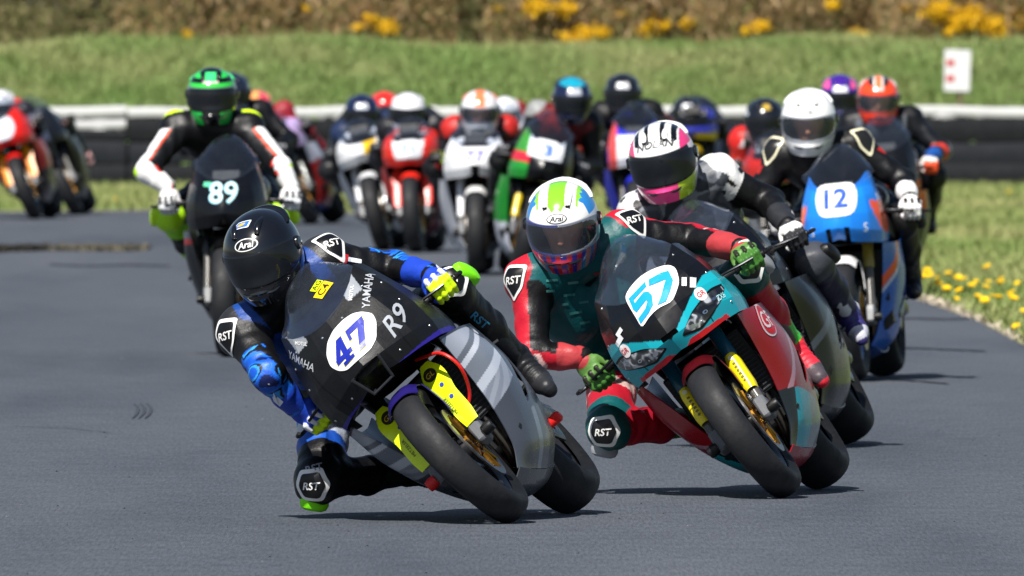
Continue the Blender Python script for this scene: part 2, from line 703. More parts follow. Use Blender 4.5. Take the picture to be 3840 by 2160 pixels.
def sdf_mesh(prims, h):
    lo = np.min([prim_box(p, 3 * h)[0] for p in prims], 0)
    hi = np.max([prim_box(p, 3 * h)[1] for p in prims], 0)
    n = np.ceil((hi - lo) / h).astype(int) + 1
    F = np.full(n, 0.5, np.float32)
    ax = [(lo[i] + h * np.arange(n[i])).astype(np.float32) for i in range(3)]
    for p in prims:
        m = p['k'] + 3 * h
        b0, b1 = prim_box(p, m)
        i0 = np.maximum(((b0 - lo) / h).astype(int), 0)
        i1 = np.minimum(((b1 - lo) / h).astype(int) + 2, n)
        sl = tuple(slice(i0[i], i1[i]) for i in range(3))
        P = np.stack(np.meshgrid(*[ax[i][sl[i]] for i in range(3)], indexing='ij'), -1)
        d, _ = prim_eval(p, P)
        A = F[sl]
        k = max(p['k'], 1e-4)
        if p['sub']:
            hh = np.maximum(k - np.abs(A + d), 0) / k
            F[sl] = np.maximum(A, -d) + hh * hh * k * 0.25
        else:
            hh = np.maximum(k - np.abs(A - d), 0) / k
            F[sl] = np.minimum(A, d) - hh * hh * k * 0.25
    ins = F < 0
    c8 = [ins[dx:n[0] - 1 + dx, dy:n[1] - 1 + dy, dz:n[2] - 1 + dz] for dx in (0, 1) for dy in (0, 1) for dz in (0, 1)]
    s = sum(c.astype(np.int8) for c in c8)
    act = (s > 0) & (s < 8)
    cells = np.argwhere(act)
    idx = -np.ones(act.shape, np.int64)
    idx[act] = np.arange(len(cells))
    pos = np.zeros((len(cells), 3))
    cnt = np.zeros(len(cells))
    offs = [np.array((dx, dy, dz)) for dx in (0, 1) for dy in (0, 1) for dz in (0, 1)]
    for a in offs:
        for axis in range(3):
            if a[axis]:
                continue
            b = a.copy(); b[axis] = 1
            fa = F[tuple((cells + a).T)]; fb = F[tuple((cells + b).T)]
            mk = (fa < 0) != (fb < 0)
            t = fa[mk] / (fa[mk] - fb[mk])
            pos[mk] += a + t[:, None] * (b - a)
            cnt[mk] += 1
    V = lo + h * (cells + pos / cnt[:, None])
    quads = []
    for axis in range(3):
        o1, o2 = [i for i in range(3) if i != axis]
        sl_a = [slice(1, n[i] - 1) for i in range(3)]
        sl_b = list(sl_a)
        sl_a[axis] = slice(0, n[axis] - 1); sl_b[axis] = slice(1, n[axis])
        A, B = ins[tuple(sl_a)], ins[tuple(sl_b)]
        e = np.argwhere(A != B)
        off = np.ones(3, int); off[axis] = 0
        e = e + off
        sgn = ins[tuple(e.T)]
        u = np.zeros(3, int); u[o1] = 1
        v = np.zeros(3, int); v[o2] = 1
        q = np.stack([idx[tuple((e - u - v).T)], idx[tuple((e - v).T)], idx[tuple(e.T)], idx[tuple((e - u).T)]], 1)
        flip = sgn if axis != 1 else ~sgn
        q[~flip] = q[~flip][:, ::-1]
        quads.append(q)
    Q = np.concatenate(quads)
    return V, Q


def prim_ids(prims, V, skip_sub=True):
    P = V.astype(np.float32)
    best = np.full(len(V), 9.0, np.float32)
    bid = np.zeros(len(V), int)
    bt = np.zeros(len(V), np.float32)
    for i, p in enumerate(prims):
        if p['sub']:
            continue
        d, t = prim_eval(p, P)
        mk = d < best
        best[mk] = d[mk]; bid[mk] = i; bt[mk] = t[mk]
    return bid, bt


def np_mesh(name, V, Q, cols, mat, domain='POINT', smooth=True):
    me = bpy.data.meshes.new(name)
    V = np.asarray(V, np.float32); Q = np.asarray(Q, np.int32)
    k = Q.shape[1]
    me.vertices.add(len(V)); me.vertices.foreach_set('co', V.ravel())
    me.loops.add(len(Q) * k); me.loops.foreach_set('vertex_index', Q.ravel())
    me.polygons.add(len(Q))
    me.polygons.foreach_set('loop_start', np.arange(0, len(Q) * k, k, dtype=np.int32))
    me.polygons.foreach_set('loop_total', np.full(len(Q), k, np.int32))
    me.update(calc_edges=True)
    a = me.attributes.new('Col', 'FLOAT_COLOR', domain)
    arr = np.ones((len(cols), 4), np.float32); arr[:, :3] = cols
    a.data.foreach_set('color', arr.ravel())
    me.materials.append(mat)
    if smooth:
        me.polygons.foreach_set('use_smooth', np.ones(len(Q), bool))
    me.validate()
    return me
# ------------------------------------------------------------------ motorcycle (local frame: x forward, y rider's left, z up, origin under the front axle)
WB = 1.38
AXF, AXR = (0, 0, 0.30), (-WB, 0, 0.318)
FD = Vector((-0.407, 0, 0.914))
_mc = {}


def part(key, make, name, mat, parent, angle=40):
    """one object; meshes built once per key and shared between alike motorcycles"""
    if key is None or key not in _mc:
        mb = MB()
        make(mb)
        me = mb.mesh(name, M[mat], True, angle)
        if key is None:
            return finish(bpy.data.objects.new(name, me), parent)
        _mc[key] = me
    return finish(bpy.data.objects.new(name, _mc[key]), parent)


def tyre_prof(rim, out, w, n=14):
    half = w / 2
    pr = [(rim - 0.004, -half * 0.70), (rim + 0.012, -half * 0.80), (rim + 0.030, -half * 0.95)]
    rc = out - (rim + 0.040)
    for i in range(n + 1):
        a = -math.pi / 2 + math.pi * i / n
        pr.append((rim + 0.040 + rc * math.cos(a) ** 0.9 if abs(math.cos(a)) > 1e-6 else rim + 0.040, half * math.sin(a)))
    pr += [(rim + 0.030, half * 0.95), (rim + 0.012, half * 0.80), (rim - 0.004, half * 0.70)]
    return pr


def make_tyre(rim, out, w, c):
    def f(mb):
        pr = tyre_prof(rim, out, w)
        n = len(pr)
        tread = hx('1d1e21'); wall = hx('101113')
        lathe_y(mb, pr, 72, c, lambda i: tread if 4 <= i <= n - 6 else wall)
    return f


def make_rim(c, rad, w, hubw, col):
    def f(mb):
        h = w / 2
        lathe_y(mb, [(rad + 0.010, -h * 0.74), (rad + 0.010, -h * 0.66), (rad - 0.010, -h * 0.55), (rad - 0.020, 0), (rad - 0.010, h * 0.55),
                     (rad + 0.010, h * 0.66), (rad + 0.010, h * 0.74), (rad - 0.006, h * 0.74), (rad - 0.032, h * 0.4),
                     (rad - 0.034, -h * 0.4), (rad - 0.006, -h * 0.74)], 56, c, col, True)
        lathe_y(mb, [(0.014, -hubw), (0.040, -hubw), (0.044, -hubw * .5), (0.044, hubw * .5), (0.040, hubw), (0.014, hubw)], 24, c, col, True)
        for k in range(5):
            for sgn in (-1, 1):
                a0 = 2 * math.pi * k / 5
                a1 = a0 + sgn * 0.24
                p = [Vector((c[0] + r_ * math.cos(a), c[1], c[2] + r_ * math.sin(a))) for r_, a in
                     ((0.036, a0 + sgn * 0.08), (0.10, (a0 + a1) / 2), (rad - 0.022, a1))]
                tube(mb, p, [0.017, 0.012, 0.014], 8, col, True)
    return f


def make_disc(c, y, r0, r1, cc, oc):
    def f(mb):
        lathe_y(mb, [(r0, y - 0.003), (r1, y - 0.003), (r1, y + 0.003), (r0, y + 0.003)], 60, c, oc, True)
        lathe_y(mb, [(0.045, y - 0.004), (0.060, y - 0.004), (0.060, y + 0.004), (0.045, y + 0.004)], 32, c, cc, True)
        for k in range(10):
            a = 2 * math.pi * k / 10
            tube(mb, [(c[0] + 0.055 * math.cos(a), y + c[1], c[2] + 0.055 * math.sin(a)),
                      (c[0] + (r0 + 0.006) * math.cos(a + 0.12), y + c[1], c[2] + (r0 + 0.006) * math.sin(a + 0.12))], 0.008, 6, cc, True, 0.6)
    return f


def fork_at(s, y, fwd=0.0):
    return Vector((-0.025, y, 0.30)) + FD * s + Vector((0.914, 0, 0.407)) * fwd


def mirror_row(row):
    return [(x, -y, z) for (x, y, z) in reversed(row[1:])] + list(row)


def cowl_rows(sp):
    vee = sp.get('vee', 0.0)
    w = sp.get('wide', .82)
    r0 = [(.100, 0, .690 - vee), (.075, .085, .672 - vee * .7), (.000, .180, .662 - vee * .2), (-.100, .238, .655), (-.250, .252, .652), (-.430, .240, .66)]
    r1 = [(.145, 0, .745 - vee), (.112, .088, .735 - vee * .6), (.032, .190, .722), (-.080, .252, .712), (-.250, .262, .705), (-.440, .248, .70)]
    r2 = [(.128, 0, .800), (.100, .090, .805), (.028, .190, .805), (-.085, .250, .80), (-.250, .256, .785), (-.445, .244, .755)]
    r3 = [(.075, 0, .872), (.055, .088, .878), (.000, .172, .888), (-.105, .228, .895), (-.250, .236, .875), (-.450, .228, .81)]
    r4 = [(.032, 0, .915), (.012, .078, .926), (-.055, .142, .962), (-.140, .182, 1.005), (-.235, .195, .995), (-.365, .205, .89)]
    t = sp.get('tall', 0.0)
    return [[(x, y * w, z + t * k) for (x, y, z) in r] for r, k in ((r0, 0), (r1, 0), (r2, .1), (r3, .4), (r4, 1.0))]


def screen_rows(sp):
    t = sp.get('tall', 0.0)
    return [mirror_row([(x, y, z + t) for (x, y, z) in r]) for r in SCREEN_ROWS]


def side_rows(w=.96):
    v0 = [(-.105, .222, .652), (-.25, .266, .650), (-.46, .274, .655), (-.62, .260, .665), (-.72, .240, .69)]
    v1 = [(-.215, .192, .520), (-.33, .262, .515), (-.53, .276, .505), (-.70, .260, .510), (-.80, .238, .53)]
    v2 = [(-.300, .158, .375), (-.41, .220, .360), (-.60, .240, .345), (-.78, .228, .345), (-.90, .208, .36)]
    v3 = [(-.345, .112, .235), (-.46, .150, .210), (-.66, .166, .195), (-.84, .160, .205), (-.98, .148, .22)]
    v4 = [(-.340, .065, .160), (-.50, .080, .135), (-.70, .082, .125), (-.90, .078, .135), (-1.03, .07, .16)]
    return [[(x, y * w, z) for (x, y, z) in r] for r in (v4, v3, v2, v1, v0)]


SCREEN_ROWS = [[(.035, 0, .912), (.014, .078, .924), (-.055, .140, .962), (-.135, .178, 1.002)],
    [(-.040, 0, .985), (-.052, .076, .990), (-.105, .136, 1.004), (-.165, .168, 1.018)],
    [(-.135, 0, 1.065), (-.142, .072, 1.064), (-.178, .124, 1.050), (-.215, .152, 1.036)],
    [(-.235, 0, 1.128), (-.240, .062, 1.120), (-.255, .104, 1.092), (-.270, .130, 1.058)],
    [(-.300, 0, 1.152), (-.300, .045, 1.142), (-.302, .078, 1.115), (-.304, .100, 1.082)]]


def belly_rows():
    a = [(-1.03, .070, .158), (-.90, .078, .132), (-.70, .082, .122), (-.50, .080, .132), (-.34, .072, .157)]
    rows = []
    for (x, y, z) in a:
        rows.append([(x, -y, z), (x, -y * .5, z - .018), (x, 0, z - .024), (x, y * .5, z - .018), (x, y, z)])
    return rows


def make_bike(sp):
    """builds the motorcycle's parts under an Empty; returns (root, bvh of the painted cowl, bvh of the left side)"""
    root = bpy.data.objects.new('motorcycle', None)
    root.empty_display_size = 0.2
    finish(root, None, sp['label'], 'motorcycle', 'racing motorcycles on the track')
    fine = sp.get('fine', False)
    bw = sp.get('barw', 1.0)
    rimc = sp.get('rim', BLACK)
    # --- wheels
    fw = part(('rimf', rimc), make_rim(AXF, 0.216, 0.105, 0.05, rimc), 'front_wheel', 'paint', root)
    ft = part('tyref', make_tyre(0.216, 0.300, 0.120, AXF), 'tyre', 'rubber', fw)
    for s in (1, -1):
        part(('discf', s), make_disc(AXF, 0.066 * s, 0.122, 0.156, hx('a8792c'), hx('8d8a86')), 'brake_disc', 'metal', fw)
    rw = part(('rimr', rimc), make_rim(AXR, 0.216, 0.150, 0.07, rimc), 'rear_wheel', 'paint', root)
    rt = part('tyrer', make_tyre(0.216, 0.318, 0.188, AXR), 'tyre', 'rubber', rw)
    part('discr', make_disc(AXR, -0.085, 0.08, 0.11, BLACK, hx('8d8a86')), 'brake_disc', 'metal', rw)
    part('sprocket', lambda mb: lathe_y(mb, [(0.05, .096), (0.10, .096), (0.10, .102), (0.05, .102)], 40, AXR, hx('55565a'), True), 'sprocket', 'metal', rw)
    # --- forks
    for s in (1, -1):
        y = 0.105 * s

        def fk(mb):
            tube(mb, [fork_at(0.02, y), fork_at(0.30, y)], 0.0205, 16, hx('4c4a46'))
        fo = part(('fork', s), fk, 'fork_leg', 'paint', root)

        def up(mb):
            tube(mb, [fork_at(0.26, y), fork_at(0.27, y), fork_at(0.45, y), fork_at(0.68, y)], [0.024, 0.027, 0.028, 0.027], 16, sp.get('fork', BLACK))
        part(('forku', s, sp.get('fork', BLACK)), up, 'fork_tube', 'paint', root)

        def foot(mb):
            cbox(mb, fork_at(0.015, y * .98, -0.002), (0.062, 0.046, 0.095), Matrix.Rotation(-0.42, 3, 'Y'), 0.2, hx('5f6267'))
        part(('foot', s), foot, 'fork_foot', 'matte', root)

        def cal(mb):
            rot = Matrix.Rotation(-0.42, 3, 'Y')
            c = fork_at(0.085, 0.083 * s, -0.062)
            cbox(mb, c, (0.060, 0.062, 0.115), rot, 0.22, hx('8f9092'))
            for q in (-1, 1):
                cbox(mb, c + FD * 0.028 * q + Vector((0, 0.034 * s, 0)), (0.036, 0.012, 0.036), rot, 0.3, hx('77797c'))
        part(('caliper', s), cal, 'brake_caliper', 'metal', root)

        def axn(mb):
            lathe_y(mb, [(0.004, 0.118 * s), (0.020, 0.118 * s), (0.024, 0.140 * s), (0.020, 0.158 * s), (0.004, 0.158 * s)], 16, AXF, (sp.get('axle', BLACK) if s < 0 else BLACK), False)
        part(('axle', s, sp.get('axle', BLACK)), axn, 'axle_slider', 'matte', root)
    # --- fork covers
    gd = sp.get('guard')
    if gd:
        big = gd.get('big', False)
        s0, s1 = (0.045, 0.345) if big else (0.10, 0.265)
        for s in (1, -1):
            def gu(mb):
                wi = 0.034 if big else 0.024
                rows = []
                n = 6
                for i in range(n + 1):
                    t = i / n
                    k = 1.0 + (0.28 if big and t > 0.55 else 0.0)
                    if i in (0, n):
                        k *= 0.80 if i == 0 or not big else .45
                    ss = s0 + (s1 - s0) * t
                    if big:
                        cy = 0.108 * s + .004 * s
                        rows.append([tuple(fork_at(ss, cy + wi * k * q, .034 - .003 * abs(q) ** 3)) for q in (-1, -.5, 0, .5, 1)])
                        continue
                    row = [fork_at(ss, 0.105 * s - wi * k, 0.024), fork_at(ss, 0.105 * s - wi * .4 * k, 0.034), fork_at(ss, 0.105 * s + wi * .4 * k, 0.034),
                           fork_at(ss, 0.105 * s + wi * k, 0.022), fork_at(ss, 0.105 * s + wi * 1.12 * k, -0.004)]
                    if s < 0:
                        row = [fork_at(ss, 0.105 * s - wi * 1.12 * k, -0.004)] + row[:4]
                    rows.append([tuple(p) for p in row])
                patch(mb, rows, 10, 18, 0.003, gd['col'])
            g_ob = part(('guard', s, big, gd['col']), gu, 'fork_cover', 'paint', root)
            if fine:
                bv = bvh_of(g_ob)
                nrm = (0.914, 0, 0.407)
                pcs = []
                if big:
                    pcs.append((ellipse2d(.026, .026), 0.295, 0, .0018, hx('2b2a1c'), 0))
                    pcs.append((text2d('GL', .020, .2), 0.295, 0, .0030, hx('d8b82a'), 0))
                    for ss in (0.235, 0.175):
                        pcs.append((ellipse2d(.0085, .0085, 14), ss, .010, .0018, hx('2a3aa0'), 0))
                    pcs.append((text2d('METZELER', .012), 0.150, -.014, .0018, hx('3c4a10'), R(90)))
                else:
                    pcs.append((ellipse2d(.010, .010, 14), .245, 0, .0018, hx('e0dcc0'), 0))
                    for q in range(6):
                        pcs.append((poly2d([(-.006, -.004), (.006, -.005), (.005, .004), (-.006, .005)]), .218 - q * .016, 0, .0018, hx('6a6010'), .4 * (q % 3)))
                for (shp, ss, dy, off, cc, ro) in pcs:
                    mbt = MB()
                    decal(mbt, shp, bv, fork_at(ss, .105 * s + dy, .05), nrm, FD, off, cc, 1, ro)
                    mbt.build('cover_print', M['decal'], g_ob, False)
    # --- front mudguard
    fcol = sp.get('fender', BLACK)

    def fend(mb):
        rows = []
        for i in range(9):
            a = R(166 - i * 13)
            row = []
            for j in range(-3, 4):
                q = j / 3
                rr = 0.312 - 0.034 * abs(q) ** 3
                row.append((rr * math.cos(a), 0.070 * q, 0.30 + rr * math.sin(a)))
            rows.append(row)
        patch(mb, [r for r in reversed(rows)], 18, 28, 0.003, fcol)
        for s in (1, -1):
            patch(mb, [[(r_ * math.cos(R(a)), s * yy, .30 + r_ * math.sin(R(a))) for a in (100, 118, 136)] if s > 0 else
                       [(r_ * math.cos(R(a)), s * yy, .30 + r_ * math.sin(R(a))) for a in (136, 118, 100)]
                       for r_, yy in ((.14, .088), (.20, .086), (.255, .078), (.285, .072))], 6, 8, 0.003, fcol)
    fe = part(('fender', fcol), fend, 'front_mudguard', 'paint', root)
    # --- nose cowl (whole upper fairing)
    rows = cowl_rows(sp)
    ctrl = [mirror_row(r) for r in rows]
    cowl = MB()
    duct = sp.get('duct')
    nu, nv = (190, 96) if fine else (80, 44)
    lin = .8 if fine else .55
    patch(cowl, ctrl, nu, nv, 0.004, sp['cowl'], lin=lin, hole=(lambda x, y, z: duct and x > 0.03 and duct(y, z)))
    co = cowl.build('nose_cowl', M['paint'] if not sp.get('satin') else M['matte'], root, angle=11)
    solid = MB()
    patch(solid, ctrl, 80, 32, 0.004, lin=lin)
    patch(solid, screen_rows(sp), 32, 24, .003)
    cb = bvh_of(solid)
    # --- intake duct and dark filling inside the cowl

    def inner(mb):
        loft(mb, [(.088, .745, .055, .030), (.03, .755, .085, .055), (-.05, .77, .13, .085), (-.18, .78, .185, .11), (-.36, .76, .19, .10)], 24, SOOT)
    part('inner', inner, 'intake_duct', 'matte', root)
    # --- side fairings
    sb = {}
    for s in (1, -1):
        mb = MB()
        ctrl2 = side_rows(min(1, sp.get('wide', .82) + .08))
        f0 = sp['side']
        patch(mb, ctrl2, (210 if fine else 48), (160 if fine else 36), 0.004, lin=.15, col=(lambda x, y, z: f0(x, y, z, s)),
              hole=lambda x, y, z: (z - .43) ** 2 / .11 ** 2 + (x + .60 + .5 * (z - .43)) ** 2 / .045 ** 2 < 1)
        if s < 0:
            mb.v = [(x, -y, z) for (x, y, z) in mb.v]
            mb.f = [tuple(reversed(f)) for f in mb.f]
        ob = mb.build('side_fairing', M['matte' if sp.get('satin_side') else 'paint'], root, angle=55)
        sb[s] = bvh_of(mb)
    bc = sp.get('belly', BLACK)
    part(('belly', bc), lambda mb: patch(mb, belly_rows(), 16, 24, 0.004, bc), 'belly_pan', 'paint', root)
    # --- radiator, engine, frame
    rot = Matrix.Rotation(0.22, 3, 'Y')

    def rad(mb):
        cbox(mb, (-.315, 0, .50), (.030, .34, .26), rot, .1, hx('1b1c1e'))
        for k in range(15):
            cbox(mb, Vector((-.315, 0, .50)) + rot @ Vector((.0165, 0, -.115 + k * .0165)), (.004, .315, .006), rot, .2, hx('35373b'))
    part('radiator', rad, 'radiator', 'matte', root)

    def eng(mb):
        cbox(mb, (-.52, 0, .40), (.30, .34, .34), None, .12, hx('1d1e20'))
        cbox(mb, (-.46, 0, .56), (.20, .36, .14), Matrix.Rotation(.5, 3, 'Y'), .15, hx('232427'))
        cbox(mb, (-.74, 0, .40), (.22, .26, .26), None, .15, hx('1d1e20'))
        for s in (1, -1):
            lathe_y(mb, [(.005, s * .19), (.075, s * .19), (.085, s * .17), (.085, s * .14)], 20, (-.60, 0, .36), hx('2a2b2e'))
    part('engine', eng, 'engine', 'matte', root)

    for y in (-.11, -.038, .038, .11):
        def hdr(mb):
            tube(mb, smooth_path([(-.40, y, .46), (-.355, y * .95, .40), (-.365, y * .8, .27), (-.42, y * .6, .185), (-.58, y * .4, .165)], 12), .019, 10, hx('6f665c'))
        part(('headers', y), hdr, 'exhaust_header', 'metal', root)

    for s in (1, -1):
        def fra(mb):
            tube(mb, smooth_path([(-.31, s * .05, .83), (-.42, s * .15, .76), (-.62, s * .165, .66), (-.80, s * .13, .52), (-.86, s * .10, .36)], 14), .036, 10, hx('1e1f22'), True, 1.3)
        part(('frame', s), fra, 'frame_spar', 'matte', root)

    def swi(mb):
        for s in (1, -1):
            tube(mb, smooth_path([(-.84, s * .07, .40), (-1.0, s * .115, .385), (-1.2, s * .122, .35), (-1.40, s * .122, .318)], 10), [.036] * 8 + [.030, .028, .026], 10, hx('26282b'), True, 1.35)
            cbox(mb, (-1.38, s * .125, .318), (.10, .03, .05), None, .25, hx('5a5c60'))
        cbox(mb, (-.98, 0, .39), (.10, .22, .07), None, .2, hx('26282b'))
    part('swingarm', swi, 'swingarm', 'metal', root)

    def hug(mb):
        rws = []
        for a in (60, 50, 35, 20, 5):
            rws.append([((-WB) + (.335 - .03 * abs(q) ** 3) * math.cos(R(a)), .098 * q, .318 + (.335 - .03 * abs(q) ** 3) * math.sin(R(a))) for q in (-1, -.6, 0, .6, 1)])
        patch(mb, list(reversed(rws)), 12, 12, .003, hx('191a1d'))
    part('hugger', hug, 'rear_mudguard', 'matte', root)

    def chn(mb):
        for z0, z1 in ((.46, .418), (.33, .220)):
            tube(mb, [(-.86, .10, z0), (-1.38, .10, z1)], .008, 6, hx('4a4436'))
    part('chain', chn, 'chain', 'metal', root)

    def exh(mb):
        tube(mb, smooth_path([(-.58, 0, .165), (-.78, -.03, .16), (-.92, -.09, .19), (-1.0, -.14, .23)], 10), .024, 12, hx('6f665c'))
        tube(mb, [(-.98, -.135, .225), (-1.0, -.143, .235), (-1.20, -.185, .30), (-1.24, -.19, .315)], [.030, .050, .052, .034], 16, hx('3a3b40'))
    part('exhaust', exh, 'exhaust', 'metal', root)

    for s in (1, -1):
        def sets(mb):
            cbox(mb, (-.89, s * .150, .42), (.16, .012, .12), Matrix.Rotation(.3, 3, 'Y'), .3, hx('2a2b2e'))
            tube(mb, [(-.92, s * .150, .395), (-.92, s * .245, .405)], .0125, 10, hx('6c6f74'))
        fr_ = part(('sets', s), sets, 'footrest', 'metal', root)

        def ped(mb):
            tube(mb, [(-.90, s * .165, .40), (-.83, s * .17, .385), (-.76, s * .175, .37), (-.76, s * .215, .37)], .008, 8, hx('5c5f64'))
        part(('pedal', s), ped, 'foot_pedal', 'metal', fr_)
    if sp.get('hose'):
        part('bobbin', lambda mb: tube(mb, [(-.95, .155, .25), (-.95, .180, .25), (-.95, .205, .25), (-.95, .215, .25)], [.016, .020, .022, .014], 14, hx('d8201c')), 'crash_bobbin', 'matte', root)
    # --- tank, seat, tail
    tk = sp.get('tank', sp['cowl'](-.4, .2, .85))

    def tank(mb):
        loft(mb, [(-.36, .80, .06, .05), (-.39, .82, .14, .09), (-.46, .845, .185, .105), (-.56, .85, .195, .11), (-.68, .83, .175, .10), (-.78, .80, .13, .075), (-.84, .78, .10, .045)], 32, tk, 2.5)
    part(('tank', tk), tank, 'fuel_tank', 'paint', root)

    def seat(mb):
        loft(mb, [(-.80, .79, .09, .03), (-.84, .80, .125, .035), (-.98, .815, .15, .035), (-1.12, .83, .14, .035), (-1.16, .86, .11, .03)], 24, hx('151618'), 3)
    part('seat', seat, 'seat', 'rubber', root)
    tl = sp.get('tail', tk)

    def tail(mb):
        loft(mb, [(-.82, .74, .10, .035), (-.95, .76, .13, .04), (-1.08, .80, .135, .06), (-1.16, .85, .12, .075), (-1.28, .90, .09, .05), (-1.42, .945, .05, .02), (-1.45, .955, .03, .01)], 28, tl, 2.6)
    part(('tail', tl), tail, 'tail_unit', 'paint', root)
    # --- screen
    def scr(mb):
        patch(mb, screen_rows(sp), 32, 24, .003, WHITE, two=WHITE)
    so = part(('screen', fine, sp.get('tall', 0)), scr, 'windscreen', 'screen' if fine else 'screen_clear', root)
    # --- cockpit
    def dash(mb):
        cbox(mb, (-.13, 0, .925), (.03, .15, .085), Matrix.Rotation(-.6, 3, 'Y'), .2, SOOT)
    part('dash', dash, 'dashboard', 'matte', root)

    def clamp(mb):
        cbox(mb, fork_at(.63, 0), (.07, .26, .03), Matrix.Rotation(-.42, 3, 'Y'), .25, hx('2a2b2e'))
        cbox(mb, fork_at(.44, 0), (.07, .25, .04), Matrix.Rotation(-.42, 3, 'Y'), .25, hx('1c1d20'))
        tube(mb, [fork_at(.44, 0, -.03), fork_at(.63, 0, -.03)], .03, 12, hx('1c1d20'))
    part('clamp', clamp, 'triple_clamp', 'metal', root)
    for s in (1, -1):
        def bar(mb):
            tube(mb, [(-.285, s * .085, .815), (-.35, s * .368, .786)], .0112, 12, hx('202124'))
            tube(mb, [(-.324, s * .258, .796), (-.325, s * .261, .7955), (-.35, s * .368, .786), (-.351, s * .372, .785)], [.0165, .0175, .0175, .013], 12, SOOT)
            cbox(mb, (-.30, s * .165, .818), (.045, .055, .04), None, .3, hx('3a3c40'))
            tube(mb, [(-.292, s * .135, .845), (-.292, s * .135, .885)], .018, 12, hx('b9a678') if s < 0 else hx('2a2a2a'))
            mb.v = [(x, y * bw, z) for (x, y, z) in mb.v]
        ba = part(('bar', s, bw), bar, 'handlebar', 'matte', root)

        def lev(mb):
            tube(mb, smooth_path([(-.275, s * .185, .812), (-.262, s * .235, .806), (-.266, s * .29, .797), (-.279, s * .338, .791)], 10), .0055, 8, hx('2f3033'))
            mb.v = [(x, y * bw, z) for (x, y, z) in mb.v]
        part(('lever', s, bw), lev, 'lever', 'metal', ba)

        def lgd(mb):
            tube(mb, smooth_path([(-.352, s * .372, .785), (-.335, s * .400, .783), (-.295, s * .407, .783), (-.272, s * .392, .785)], 10), .007, 8, hx('1d1e20'))
            mb.v = [(x, y * bw, z) for (x, y, z) in mb.v]
        part(('lguard', s, bw), lgd, 'lever_guard', 'matte', ba)
    if sp.get('hose'):
        def hose(mb):
            tube(mb, smooth_path([(-.16, .10, .66), (-.10, .14, .64), (-.03, .20, .60), (-.02, .215, .52), (-.07, .17, .44), (-.08, .11, .40)], 24), .0062, 8, hx('d8201c'))
        part('hose', hose, 'brake_hose', 'matte', root)
    # --- headlights or their stickers
    if sp.get('lamps'):
        for s in (1, -1):
            mb = MB()
            sh = [(.040, .700), (.105, .684), (.160, .700), (.215, .724), (.252, .764), (.205, .772), (.115, .744)]
            if s < 0:
                sh = [(-a, b) for a, b in reversed(sh)]
            shp = poly2d(round_poly(sh, .012))
            me_ = MB()
            c_ = np.mean(shp[0], 0)
            decal(me_, (c_ + (shp[0] - c_) * np.array((1.07, 1.22)), shp[1]), cb, (0.2, 0, 0), (1, 0, 0), (0, 0, 1), .0014, SOOT, 1, maxlen=.012)
            decal(mb, shp, cb, (0.2, 0, 0), (1, 0, 0), (0, 0, 1), .0026, hx('16181c'), 1, maxlen=.012)
            lo = mb.build('headlight', M['lamp'], root, True, 0)
            me_.build('headlight_surround', M['matte'], lo, True, 0)
            for (cy, cz, a_, b_, cc) in ((.085, .703, .013, .008, 'd8dce2'), (.150, .720, .010, .007, 'e2e5ea'), (.200, .742, .009, .006, 'c4cad2')):
                v, f = ellipse2d(a_, b_, 10)
                v = v + np.array((cy * s, cz))
                mb2 = MB()
                decal(mb2, (v, f), cb, (0.2, 0, 0), (1, 0, 0), (0, 0, 1), .0036, hx(cc), 1)
                mb2.build('reflector', M['metal'], lo, False)
    # --- number plate
    pl = sp.get('plate')
    if pl:
        mb = MB()
        shp = poly2d(round_poly(pl['shape'], pl.get('round', .02)))
        decal(mb, shp, cb, (0.2, 0, 0), (1, 0, 0), (0, 0, 1), .004, pl.get('col', WHITE), 1, maxlen=.014)
        po = mb.build('number_plate', M['decal'], root, True, 0)
        if pl.get('polys'):
            for k, pg in enumerate(pl['polys']):
                if pl.get('edge'):
                    c_ = np.mean(pg, 0)
                    mbe = MB()
                    q = [tuple(Vector(p) + (Vector(p) - Vector(c_)).normalized() * .0035) for p in pg]
                    decal(mbe, poly2d(q), cb, (0.2, 0, 0), (1, 0, 0), (0, 0, 1), .0050 + k * .0002, pl['edge'], 1, maxlen=.016)
                    mbe.build('number_edge', M['decal'], po, False)
                mb2 = MB()
                decal(mb2, poly2d(pg), cb, (0.2, 0, 0), (1, 0, 0), (0, 0, 1), .0072 + k * .0002, pl['ink'], 1, maxlen=.016)
                mb2.build('race_number', M['decal'], po, False)
        mb2 = MB()
        h = pl.get('h', .10)
        v, f = text2d(pl.get('text', '0'), h, pl.get('shear', 0), pl.get('bold', .02), pl.get('sp', 1.0))
        v = v * np.array((pl.get('wx', 1.0), 1.0)) + np.array(pl.get('at', (0, .8)))
        if not pl.get('polys'):
            decal(mb2, (v, f), cb, (0.2, 0, 0), (1, 0, 0), (0, 0, 1), .0064, pl['ink'], 1, maxlen=.016)
            mb2.build('race_number', M['decal'], po, False)
    # --- other print: (word, surface, origin, normal, up, height, rotation, colour, shear)
    for nm, items in sp.get('print', {}).items():
        for it in items:
            kind, surf, o, n, u, h, rot_, c_ = it[:8]
            bv = {'cowl': cb, 'L': sb[1], 'R': sb[-1]}.get(surf) or bvh_of({'fender': fe, 'screen': so}[surf])
            shp = text2d(kind, h, it[8] if len(it) > 8 else 0, .01) if isinstance(kind, str) else (kind[0] * h, kind[1])
            mb = MB()
            decal(mb, shp, bv, o, n, u, it[9] if len(it) > 9 else .0025, c_, 1, rot_, maxlen=.014)
            mb.build(nm, M['decal'], root, False)
